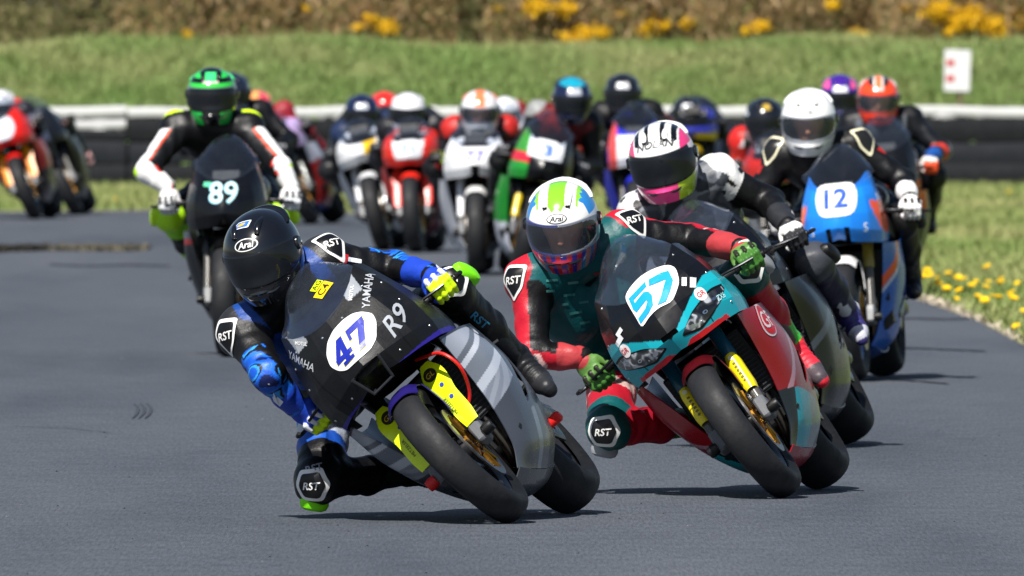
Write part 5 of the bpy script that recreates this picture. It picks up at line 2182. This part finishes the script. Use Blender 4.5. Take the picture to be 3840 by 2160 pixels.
b57 = dict(label='teal and red racing motorcycle number 57 leaning behind number 47', fine=True, wide=.98, barw=1.1, cowl=cowl57, side=side57, belly=CRIMSON, tank=DTEAL, tail=RED, fender=hx('4a0a12'), fork=hx('0d4a5e'), vee=.03, lamps=True,
           guard=dict(col=hx('e6d312')), duct=lambda y, z: abs(y) < .035 and .715 < z < .735,
           plate=dict(shape=in_bike([(262, 545), (330, 430), (430, 320), (560, 240), (700, 188), (790, 180), (870, 220), (930, 370), (900, 500), (865, 605), (700, 680), (590, 790), (510, 925), (430, 800), (300, 630)], 2200, 960, .3175, 2925, 1868, 1027, 37, .01), round=.02, ink=hx('1496e4'),
                      polys=[in_bike(q, 2200, 960, .3175, 2925, 1868, 1027, 37, .01) for q in ([(315, 575), (505, 375), (530, 430), (385, 590), (400, 625), (430, 735), (380, 700)], [(400, 625), (500, 495), (560, 490), (610, 530), (545, 590), (430, 735)], [(610, 530), (635, 640), (590, 735), (490, 870), (455, 810), (540, 690), (560, 610), (545, 590)], [(548, 350), (690, 270), (780, 245), (760, 345), (690, 375), (562, 425)], [(780, 245), (850, 350), (830, 480), (790, 600), (690, 645), (725, 540), (760, 345)])]),
           print={'lettering': [(ellipse2d(1, 1), 'cowl', (.1, .232, .800), (.7, .7, .2), UPV, .026, 0, hx('eadfe0')), ('GR', 'cowl', (.1, .232, .800), (.7, .7, .2), UPV, .020, 0, RED, 0, .004),
                                (ellipse2d(1, 1), 'cowl', (.1, -.232, .800), (.7, -.7, .2), UPV, .026, 0, hx('eadfe0')), ('GR', 'cowl', (.1, -.232, .800), (.7, -.7, .2), UPV, .020, 0, RED, 0, .004),
                                (ellipse2d(1, 1), 'L', (-.27, .4, .585), (.35, 1, 0), (0, 0, 1), .068, 0, hx('d8c4c8')), (ellipse2d(1, 1), 'L', (-.27, .4, .585), (.35, 1, 0), (0, 0, 1), .060, 0, RED, 0, .004), ('GF', 'L', (-.27, .4, .585), (.35, 1, 0), (0, 0, 1), .068, 0, hx('e0d0d2'), 0, .0055),
                                (poly2d([(-.5, -1), (.5, -1), (.5, 1), (-.5, 1)]), 'cowl', (.1, .165, .870), (1, .2, .2), UPV, .018, R(-35), hx('d8d8da')), (poly2d([(-.5, -1), (.5, -1), (.5, 1), (-.5, 1)]), 'cowl', (.1, .190, .850), (1, .2, .2), UPV, .022, R(-35), hx('d0d0d4')), (poly2d([(-1, -.5), (1, -.5), (1, .5), (-1, .5)]), 'cowl', (.1, -.165, .865), (1, -.2, .2), UPV, .018, R(15), hx('d8d8da')), (poly2d([(-1, -.5), (1, -.5), (1, .5), (-1, .5)]), 'cowl', (.1, -.185, .840), (1, -.2, .2), UPV, .022, R(15), hx('d0d0d4')), ('ZX6', 'cowl', (.0, .275, .735), (.4, 1, 0), UPV, .022, 0, hx('a8e0e4'), .3)]})
r57 = dict(label='rider in teal and red leathers with white, green and blue helmet on number 57', vox=.0055, barw=1.1,
           suit={'base': hx('0e5154'), 'shcap': hx('b3162a'), 'yoke': hx('0e5154'), 'uarm': [(0, 1, -1, 1, BLACK), (0, 1, .1, 1, hx('b3162a'))], 'farm': [(0, 1, -1, 1, BLACK), (0, 1, .05, 1, ('camo', [hx('b3162a'), hx('b3162a'), hx('a01424'), hx('d0a8a4')], 55.))], 'elbow': [(0, 1, 0, 1, hx('b3162a')), (0, 1, .55, 1, ('camo', [hx('b3162a'), hx('d8c0bc')], 60.))],
                 'belly': hx('8c1522'), 'thigh': [(.45, .62, -1, 1, ('camo', [hx('a8182a'), hx('c8b0aa'), hx('b89a94')], 60.)), (.62, .8, -1, 1, hx('a8182a')), (.2, .45, -1, 1, DTEAL)], 'kneecap': hx('0e4a48'), 'calf': hx('a8182a'), 'hips': BLACK, 'neck': BLACK},
           helmet=helm57, logo=dict(text='Arai', oval=hx('222222'), **{'in': hx('ececec')}, ink=hx('1a1a1a'), z=.070, size=(.036, .018), h=.020), visor='visor_clear', look=(-.10, -.93, -.38), headup=(-.09, 0, 1), hscale=1.06, peak=hx('8c1a2a'), words=[(poly2d([(-0.022, -.004), (0.022, -.005), (0.022, .004), (-0.022, .005)]), (2070, 1045, .35), 0, hx('3f7f7c'), R(8), None), (poly2d([(-0.016, -.004), (0.016, -.005), (0.016, .004), (-0.016, .005)]), (2065, 1085, .35), 0, hx('3f7f7c'), R(8), None), (poly2d([(-0.020, -.004), (0.020, -.005), (0.020, .004), (-0.020, .005)]), (2150, 1050, .35), 0, hx('5a8f8a'), R(10), None), (poly2d([(-0.022, -.004), (0.022, -.005), (0.022, .004), (-0.022, .005)]), (2135, 1095, .35), 0, hx('3f7f7c'), R(10), None), (poly2d([(-0.012, -.004), (0.012, -.005), (0.012, .004), (-0.012, .005)]), (2120, 1130, .35), 0, hx('3f7f7c'), R(10), None), (poly2d([(-0.018, -.004), (0.018, -.005), (0.018, .004), (-0.018, .005)]), (2190, 1120, .35), 0, hx('3a7672'), R(12), None), (poly2d([(-0.024, -.004), (0.024, -.005), (0.024, .004), (-0.024, .005)]), (2160, 1160, .35), 0, hx('3a7672'), R(12), None), (poly2d([(-0.020, -.004), (0.020, -.005), (0.020, .004), (-0.020, .005)]), (2195, 1195, .35), 0, hx('356c68'), R(12), None), (poly2d([(-0.024, -.004), (0.024, -.005), (0.024, .004), (-0.024, .005)]), (2250, 1010, .35), 0, hx('8c2a2a'), R(20), None)],
           glove=(hx('5a8440'), hx('3d6e2a'), hx('a8383c'), hx('23281c')), boot=(hx('d82c3c'), hx('4a4248'), hx('3ec03a')), patch=dict(edge=hx('dcdcd8'), fill=hx('0b0b0d'), word='RST'), slider=hx('8c9094'), kneedown=True)
o57 = {'head': (2110, 838, .45), 'neck': (2185, 985, .60), 'chest': (2215, 1130, .70), ('sh', 1): (2340, 885, .60), ('sh', -1): (1990, 1055, .52), ('el', 1): (2600, 900, .66), ('el', -1): (2000, 1330, .42),
       'pelvis': (2360, 1290, 1.05), ('hip', 1): (2470, 1210, .98), ('hip', -1): (2300, 1360, .98), ('knee', 1): (2795, 1035, .62), ('ankle', 1): (2960, 1290, .90), ('toe', 1): (3075, 1415, .80),
       ('knee', -1): (2285, 1605, .58), ('ankle', -1): (2620, 1580, .90), ('toe', -1): (2700, 1620, .78)}
rider(b57, r57, (2925, 1868), 37, 7.5, o57)


# ---- black motorcycle behind 57, pink and white helmet
def helm_pink(az, z, x, y):
    a = abs(y)
    if z > .055:
        if .022 < a < .040 and z > .095:
            return hx('0b0b0d')
        if .062 < a < .082 and z > .085 and x > -.04:
            return hx('0b0b0d')
        if a > .088:
            return hx('e23a7c')
        return hx('e6e6e4')
    if z < -.056:
        if az > 28:
            return hx('b6d02a') if az < 75 else hx('c9c4c8')
        return hx('ec3f86')
    return hx('d8cfd4') if abs(az) > 70 else hx('111216')


bN = dict(label='dark grey and black racing motorcycle lettered prosper behind number 57', fine=True, wide=.9, cowl=const(hx('0a0b0f')), side=lambda x, y, z, s: hx('0c0d11') if z + .5 * (x + .3) > .40 else (hx('4a505c') if z + .5 * (x + .3) > .36 else hx('15181f')), belly=hx('0e0f12'), tank=BLACK, fender=BLACK, rim=BLACK,
          print={'lettering': [('prosper', 'cowl', (.1, .178, .735), (1, .45, 0), UPV, .030, R(22), hx('c9ccd2'), .2), (ellipse2d(1, .8), 'cowl', (.1, .165, .795), (1, .45, 0), UPV, .026, R(20), hx('d6d6da')), ('GR', 'cowl', (.1, .165, .795), (1, .45, 0), UPV, .022, R(20), RED, 0, .004)]})
rN = dict(label='rider in grey, white and black leathers with pink and white helmet', vox=.0062,
          suit={'base': hx('3c3f46'), 'shcap': ('camo', [hx('d8d8d8'), hx('dadada'), hx('cfcfcf'), hx('0e0f11')], 38.), 'yoke': ('camo', [hx('3c3f46'), hx('8a8d94'), hx('5a5d64')], 46.), 'chest': ('camo', [hx('2c2f36'), hx('5a5e66'), hx('42454c')], 46.), 'uarm': [(0, .38, -1, 1, ('camo', [hx('d8d8d8'), hx('c8c8c8'), hx('0e0f11')], 52.)), (.38, 1, -1, 1, hx('09090b'))], 'farm': BLACK, 'elbow': BLACK, 'calf': hx('22203a'), 'thigh': BLACK, 'neck': BLACK},
          helmet=helm_pink, logo=dict(text='NOLAN', ink=hx('4a4c52'), z=.094, h=.030, shear=.3), look=(-.10, -.95, -.26), headup=(-.20, 0, 1), hscale=1.08, peak=hx('ec3f86'), pose=dict(hang=.16),
          glove=(hx('dededc'), hx('26272b'), hx('2a2b2f'), hx('dededc')), boot=(hx('3a3470'), hx('c4c4d0'), hx('2a2650')), slider=BLACK)
oN = {'head': (2485, 600, .45), 'neck': (2545, 730, .60), 'chest': (2600, 850, .72), ('sh', 1): (2690, 665, .62), ('sh', -1): (2405, 800, .58), ('el', 1): (2880, 755, .66), ('knee', 1): (3050, 985, .62), ('ankle', 1): (3175, 1170, .92), ('toe', 1): (3225, 1262, .82)}
rider(bN, rN, (3035, 1692), 31, 8, oN)


# ---- 12: blue and orange
def cowl12(x, y, z):
    a = abs(y)
    if a > .155 and .70 < z < .86 and .10 < (a - .10) + (z - .70) * .3 < .135:
        return ORANGE
    if a > .24 and z > .74:
        return ORANGE
    return hx('1c7ee2')


b12 = dict(label='blue and orange racing motorcycle number 12 with white plate on its nose', fine=False, cowl=cowl12, side=lambda x, y, z, s: ORANGE if -.30 < x + .5 * (z - .5) < -.24 and z > .40 else (hx('dfe4ea') if -.33 < x + .5 * (z - .5) < -.31 else hx('1a62c4')), belly=hx('17408c'), tank=hx('10131c'), fender=WHITE, rim=hx('1c3f8c'), fork=hx('8a7a30'),
           wide=.77, plate=dict(shape=plate_shape(.105, .80, .96), round=.04, text='12', h=.095, wx=1.1, ink=hx('1d4fb0'), at=(0, .888), bold=.03), duct=lambda y, z: .03 < abs(y) < .055 and z < .745,
           print={'lettering': [('S', 'cowl', (.1, .165, .735), (.8, .6, 0), UPV, .045, 0, hx('dfe6ee')), ('S', 'cowl', (.1, -.165, .735), (.8, -.6, 0), UPV, .045, 0, hx('dfe6ee'))]})
r12 = dict(label='rider in black leathers with cream shoulder patches and plain white helmet on number 12', vox=.009,
           suit={'base': hx('0b0b0d'), 'farm': hx('0d0e11'), 'uarm': [(0, 1, -1, 1, hx('0c0d10')), (.35, .5, .2, 1, hx('a8221c'))]}, helmet=plain(hx('e9e9ea')), visor='visor_clear', peak=hx('d4d4d4'), hscale=1.06,
           logo=dict(text='Arai', oval=hx('8c8c8c'), **{'in': hx('e4e4e4')}, ink=hx('5a5a5a'), z=.078, size=(.036, .018), h=.019), look=(-.04, -.96, -.26), headup=(-.03, 0, 1), pose=dict(hang=.08, sit=.35), head_px=(3032, 452),
           glove=GL_WHITE, boot=BOOT_B, patch=dict(edge=CREAM, fill=hx('1c1c1c'), word=None, knee=False, size=1.25), slider=BLACK)
rider(b12, r12, (3200, 1430), 6, 7)


# ---- 89: black motorcycle, green and black helmet
def helm89(az, z, x, y):
    a = abs(y)
    if z > .055:
        if a < .026 and .085 < z < .126:
            return hx('3fe07a')
        if .045 < a < .085 and z > .098 and x > -.02:
            return hx('28c850')
        if z < .074:
            return hx('30c040')
        if a < .04 and z < .088:
            return hx('c8b8b8')
        return hx('0b0c0f')
    if z < -.056:
        return hx('22b048') if 24 < abs(az) < 62 else hx('0a0b0d')
    return hx('5a6268') if abs(az) < 100 else hx('15171a')


b89 = dict(label='all black racing motorcycle with pale blue number 89 on its nose', cowl=const(hx('0b0c10')), side=lambda x, y, z, s: hx('c02a1c') if .585 < z < .615 and x > -.30 else (hx('6a7480') if z >= .615 else hx('191b1f')), belly=BLACK, tank=BLACK, fender=BLACK, fork=hx('0e0f11'), rim=BLACK,
           print={'race_number': [('89', 'cowl', (.2, 0, .850), (1, 0, 0), UPV, .115, 0, hx('8fd8ee')), ('89', 'cowl', (.2, .002, .852), (1, 0, 0), UPV, .112, 0, hx('bfeaf2'), 0, .004)], 'nose_sticker': [(poly2d([(-1, -.4), (.8, -.6), (1, .5), (-.8, .6)]), 'cowl', (.2, -.085, .895), (1, 0, 0), UPV, .022, 0, hx('5cc89c'), 0, .0045)]})
r89 = dict(label='rider sitting up in black, white and red leathers with green and black helmet', vox=.009,
           suit={'base': hx('0c0c0f'), 'shcap': [(0, 1, -1, 1, hx('0d0e10')), (0, 1, .25, 1, hx('cdf01e'))], 'uarm': [(0, 1, -1, 1, hx('0d0e11')), (.25, 1, .0, 1, hx('d0401c')), (.25, 1, .18, 1, hx('e2e2e2'))], 'elbow': [(0, 1, -.2, 1, hx('e2e2e2')), (0, 1, .85, 1, hx('b8e81c'))],
                 'farm': [(0, 1, -1, 1, hx('0d0e11')), (0, 1, -.45, 1, hx('d83020')), (0, 1, -.25, 1, hx('e2e2e2'))], 'thigh': hx('0e0f11'), 'kneecap': hx('a8e020'), 'calf': [(0, 1, -1, 1, hx('0e0f11')), (0, .5, -1, 1, hx('8ed81c'))]},
           helmet=helm89, look=(-.03, -.985, -.12), headup=(-.02, 0, 1), pose=dict(hang=.03, sit=1.0, drop=-.02), head_px=(795, 358), hscale=1.03, glove=(hx('dcdcdc'), hx('b8bcc0'), hx('d8d8d8'), hx('3a3c40')), boot=(WHITE, BLACK, hx('30c030')), slider=hx('b8e81c'), knee={1: .12, -1: .3})
rider(b89, r89, (858, 1338), 1.5, 4, {('el', -1): (552, 640, .42), ('el', 1): (1050, 625, .42), ('sh', -1): (668, 482, .62), ('sh', 1): (922, 480, .62)})

# ---- riders farther back
wht, redc = hx('d6d8dc'), hx('d0281c')


def bspec(label, cowl, side=None, **kw):
    d = dict(label=label, barw=.86, cowl=cowl if callable(cowl) else const(cowl), side=side if callable(side) else sconst(side if side is not None else (cowl if not callable(cowl) else BLACK)))
    d.update(kw)
    return d


def rspec(label, base, helmet, head, **kw):
    d = dict(label=label, barw=.86, suit=dict({'base': base}, **kw.pop('suit', {})), helmet=helmet if callable(helmet) else plain(helmet), head_px=head, look=(0, -.98, -.18), vox=.016, hscale=1.05, glove=GL_DARK, boot=BOOT_B)
    d.update(kw)
    return d


def stripe(base, st, w=.032):
    return lambda az, z, x, y: st if (abs(y) < w and z > .05) else base


def front_only(base, patchc, top=None, chin=None):
    def f(az, z, x, y):
        if z < -.058 and chin:
            return chin
        if .062 < z < .098 and abs(az) < 26:
            return patchc
        if top and z > .105:
            return top
        return base
    return f


P77 = dict(shape=plate_shape(.12, .755, .875), round=.03, col=hx('e2e4ea'), text='77', h=.075, wx=1.35, ink=hx('5a50b4'), at=(0, .815), bold=.03)
rider(bspec('white racing motorcycle number 77 riding upright in the middle of the pack', wht, lambda x, y, z, s: hx('c9ccd4'), belly=wht, fender=hx('dadada'), fork=hx('d0d2d8'), tall=-.06, guard=dict(col=hx('d8dade')), plate=P77, duct=lambda y, z: abs(y) < .03 and z < .755, wide=.86),
      rspec('rider with white helmet striped orange on the white motorcycle number 77', hx('0d0e11'), stripe(hx('e4e2e2'), hx('ee7a4c')), (1800, 418), suit={'shcap': hx('b02420'), 'uarm': hx('101115'), 'farm': hx('111216')}, visor='visor_clear', pose=dict(sit=.1), glove=(hx('aac81e'), BLACK, hx('b02420'), BLACK)), (1790, 1032), 1, 1)


def cowl_red(x, y, z):
    return hx('e4e6ea') if abs(y) < .12 - .25 * max(.80 - z, 0) and z > .70 else redc


rider(bspec('red racing motorcycle with big white front plate beside the white one', cowl_red, lambda x, y, z, s: redc if z > .42 else hx('5c1c24'), fender=hx('d82a1e'), fork=hx('c8281c'), guard=dict(col=hx('dd2c1e'), big=True), tank=redc, belly=hx('451a20'), vee=.03, tall=-.11,
            plate=dict(shape=plate_shape(.085, .735, .845), round=.04, col=hx('e4e6ea'), text='01', h=.07, wx=1.25, ink=hx('5f7cc4'), at=(0, .79), bold=.03)),
      rspec('rider with plain white helmet on the red motorcycle', hx('191a20'), hx('e2e2e6'), (1530, 422), suit={'uarm': hx('1c1c24')}, pose=dict(sit=.05), visor='visor_dark'), (1560, 948), 4, 5)

rider(bspec('white and yellow racing motorcycle leaning beside the red one', lambda x, y, z: hx('e0b41c') if .02 < y < .12 and z > .74 else wht, lambda x, y, z, s: hx('c4c8d0'), fender=wht, guard=dict(col=hx('d4d6da')), fork=hx('c9ccd2'), tank=NAVY, tall=-.11),
      rspec('rider with dark navy helmet tucked in on the white and yellow motorcycle', hx('17181c'), front_only(NAVY, hx('c8ccd4')), (1357, 428), suit={'shcap': hx('1c2a4a')}, pose=dict(hang=.12, sit=.1)), (1437, 940), 13, 5)

rider(bspec('dark racing motorcycle mostly hidden behind the red one', hx('22242a'), hx('0d0e11'), fender=BLACK, tall=-.12),
      rspec('rider with bright red helmet half hidden behind the white helmet', hx('2a2a2a'), hx('d8281c'), (1442, 408), suit={'uarm': hx('a8a89a'), 'shcap': hx('8a8a7c')}, pose=dict(sit=.3)), (1470, 842), 4, 3)

rider(bspec('white and red racing motorcycle hidden behind number 77', hx('c4c4c8'), hx('a82420'), fender=BLACK, tall=-.12),
      rspec('rider with white helmet peeping out behind number 77', hx('7a1a1c'), hx('e6e6e8'), (1893, 428), suit={'uarm': hx('b8b0b0')}, pose=dict(sit=.1)), (1880, 838), -2, 2)


def cowl_green(x, y, z):
    if z > .82 and abs(y) < .12:
        return hx('e0e4ea')
    if z > .84:
        return hx('3a8a34') if y < 0 else hx('0a0b0d')
    if y < -.10:
        return hx('c8283c') if z > .77 else hx('1f8a30')
    return hx('0a0b0d')


rider(bspec('green, black and white racing motorcycle number 3 tilting the other way', cowl_green, lambda x, y, z, s: hx('1a8a2a') if z > .34 else hx('c8ccd8'), fender=hx('0a0b0d'), guard=dict(col=hx('e0c41c')), fork=hx('0b0c0f'), tank=hx('0a0b0d'),
            plate=dict(shape=plate_shape(.095, .82, .95), round=.04, col=hx('e6e8ee'), text='3', h=.085, wx=1.5, ink=hx('2f66c8'), at=(.01, .882), bold=.04)),
      rspec('rider with teal topped dark helmet and black and red leathers on the green motorcycle', hx('0c0d10'), front_only(NAVY, hx('b8bcc4'), hx('1494b0')), (2145, 372), suit={'yoke': hx('7c1c1c'), 'neck': hx('a82018'), 'chest': hx('5c1418'), 'shcap-1': hx('8a8c8c')}, pose=dict(sit=.45, hang=-.05), look=(.12, -.95, -.25)), (1945, 1040), -13, -2)

rider(bspec('blue, white and red racing motorcycle number 6 behind the pink and white helmet', lambda x, y, z: hx('e2e4ea') if abs(y) < .13 and z < .90 else (hx('d84a4a') if -.2 < y < -.13 else hx('2a30b8')), lambda x, y, z, s: hx('2a30b8'), fender=hx('2a30b8'), tank=hx('2a30b8'),
            plate=dict(shape=plate_shape(.11, .74, .88), round=.04, col=hx('e6e6ee'), text='6', h=.10, wx=1.2, ink=hx('2c3ab8'), at=(.02, .81))),
      rspec('tall rider in black leathers with red flashes and black helmet with white badge', hx('0b0b0d'), front_only(hx('14161c'), hx('d4d6da')), (2335, 352), suit={'uarm': [(.3, 1, .3, 1, hx('8c2c20'))], 'farm': [(0, 1, .35, 1, hx('9a3222'))], 'shcap': hx('0e0f11')}, pose=dict(sit=.9, hang=.03)), (2395, 968), 2, 3)

rider(bspec('blue racing motorcycle with a yellow flash far back near the barrier', lambda x, y, z: hx('c8a81c') if z < .72 and y > .02 else hx('2a3098'), hx('2a3098'), fender=hx('c8a81c'), tall=-.27),
      rspec('small distant rider with black helmet and white badge on the blue motorcycle', hx('1c2130'), front_only(hx('15171d'), hx('ccd0d6')), (2577, 424), suit={'uarm': hx('26306a')}, pose=dict(sit=.2)), (2610, 800), 2, 2)

rider(bspec('red and white racing motorcycle hidden behind number 12', hx('a82420'), hx('c4c4c4'), fender=BLACK, tall=-.12),
      rspec('rider in red, white and black leathers with black helmet left of the plain white helmet', hx('0d0e10'), lambda az, z, x, y: hx('c8ccd4') if (az < -60 and z < .06) else (hx('b0943a') if (abs(az - 5) < 14 and .085 < z < .12) else hx('12141a')), (2868, 452), suit={'shcap': hx('c02420'), 'uarm': [(0, .5, -1, 1, hx('b82a22')), (.5, 1, -1, 1, hx('d0d0cc'))], 'farm': hx('c8c8c4'), 'yoke': hx('d0d0d0')}, pose=dict(sit=.3, hang=.06)), (2935, 1065), 6, 5)

rider(bspec('dark racing motorcycle hidden behind number 12 and the orange helmet', hx('1c1e24'), hx('23252b'), fender=BLACK),
      rspec('rider with purple and pink helmet behind the plain white helmet', hx('17191e'), lambda az, z, x, y: hx('e4e4ea') if (abs(az) < 26 and .055 < z < .085) else (hx('ee5a96') if (abs(y) > .068 and z > .07) else hx('3c1c86')), (3150, 362), pose=dict(sit=.6, hang=.03)), (3185, 1045), 4, 4)


def helm_or(az, z, x, y):
    a = abs(y)
    if z > .055:
        if a < .018 and z > .09:
            return hx('f0703c')
        if a < .030 and z > .075:
            return hx('d8d0cc')
        if .030 <= a < .062 and z > .10:
            return hx('16171b')
        return hx('f0481c')
    return hx('ee3a18')


rider(bspec('black and orange racing motorcycle beside the grass verge behind number 12', lambda x, y, z: hx('d6401c') if z < .72 else hx('0e0f12'), lambda x, y, z, s: hx('d8441e') if z > .5 and x > -.3 else hx('222428'), fender=BLACK, fork=hx('5c5a2a')),
      rspec('rider in black and grey leathers with bright orange and black helmet', hx('0d0e13'), helm_or, (3293, 372), suit={'chest': [(0, 1, .2, 1, hx('5a606a'))], 'farm': [(0, 1, -1, 1, hx('24262e')), (.1, .3, -1, 1, hx('c8382a'))], 'elbow': hx('6c6e74'), 'uarm': hx('12141a')}, visor='visor_clear', pose=dict(sit=.75, hang=.0), glove=(hx('d8d4d0'), hx('e0502c'), hx('1d4f9c'), WHITE)), (3352, 1108), 4, 3)

rider(bspec('red racing motorcycle with white round plate at the left edge', lambda x, y, z: hx('d8dce6') if y * y + (z - .84) ** 2 < .0125 else hx('d42018'), lambda x, y, z, s: hx('c41c18') if z > .4 else hx('2a1c2c'), fender=hx('c8201c'), fork=hx('d8801c'), guard=dict(col=hx('e8901c'), big=True), belly=hx('2a1c20')),
      rspec('rider with white helmet cut by the left edge of the picture', hx('1c1c26'), hx('d4d4d8'), (2, 400), suit={'uarm': hx('8088a0'), 'farm': hx('a0a4c0')}, pose=dict(hang=.15), glove=(hx('d8c8c4'), BLACK, BLACK, WHITE)), (128, 822), 21, 5)

rider(bspec('dark racing motorcycle close behind the red one at the left edge', hx('14171d'), hx('0d0e11'), fender=BLACK),
      rspec('rider with red helmet half hidden at the left edge', hx('1e242c'), hx('dc2a1c'), (52, 428), suit={'uarm': hx('225a62'), 'farm': hx('c4bc3c')}, pose=dict(hang=.15), glove=(hx('d4a4a0'), BLACK, BLACK, WHITE), boot=(hx('d8a8a4'), BLACK, BLACK)), (278, 806), 26, 3)

rider(bspec('white and purple racing motorcycle leaning in behind number 89', lambda x, y, z: hx('dcdce8') if y < .05 else hx('b8a0d0'), lambda x, y, z, s: hx('a82c2c') if z < .5 else hx('c8ccdc'), fender=hx('3a3c44'), belly=hx('24408c'), tall=-.10),
      rspec('rider with orange and pink helmet behind the green and black helmet', hx('8c2430'), lambda az, z, x, y: hx('f2a05c') if z > .06 and y < .02 else hx('ea4a5c'), (962, 405), suit={'uarm': hx('a8262e'), 'farm': hx('d8b8b4')}, pose=dict(hang=.18)), (1162, 842), 26, 8)

rider(bspec('dark racing motorcycle hidden behind the black motorcycle number 89', hx('1b1d22'), hx('1b1d22'), fender=BLACK),
      rspec('rider with dark helmet just showing behind the green and black helmet', hx('0b0c10'), hx('1a2030'), (868, 350), pose=dict(sit=.8)), (915, 1000), 3, 3)
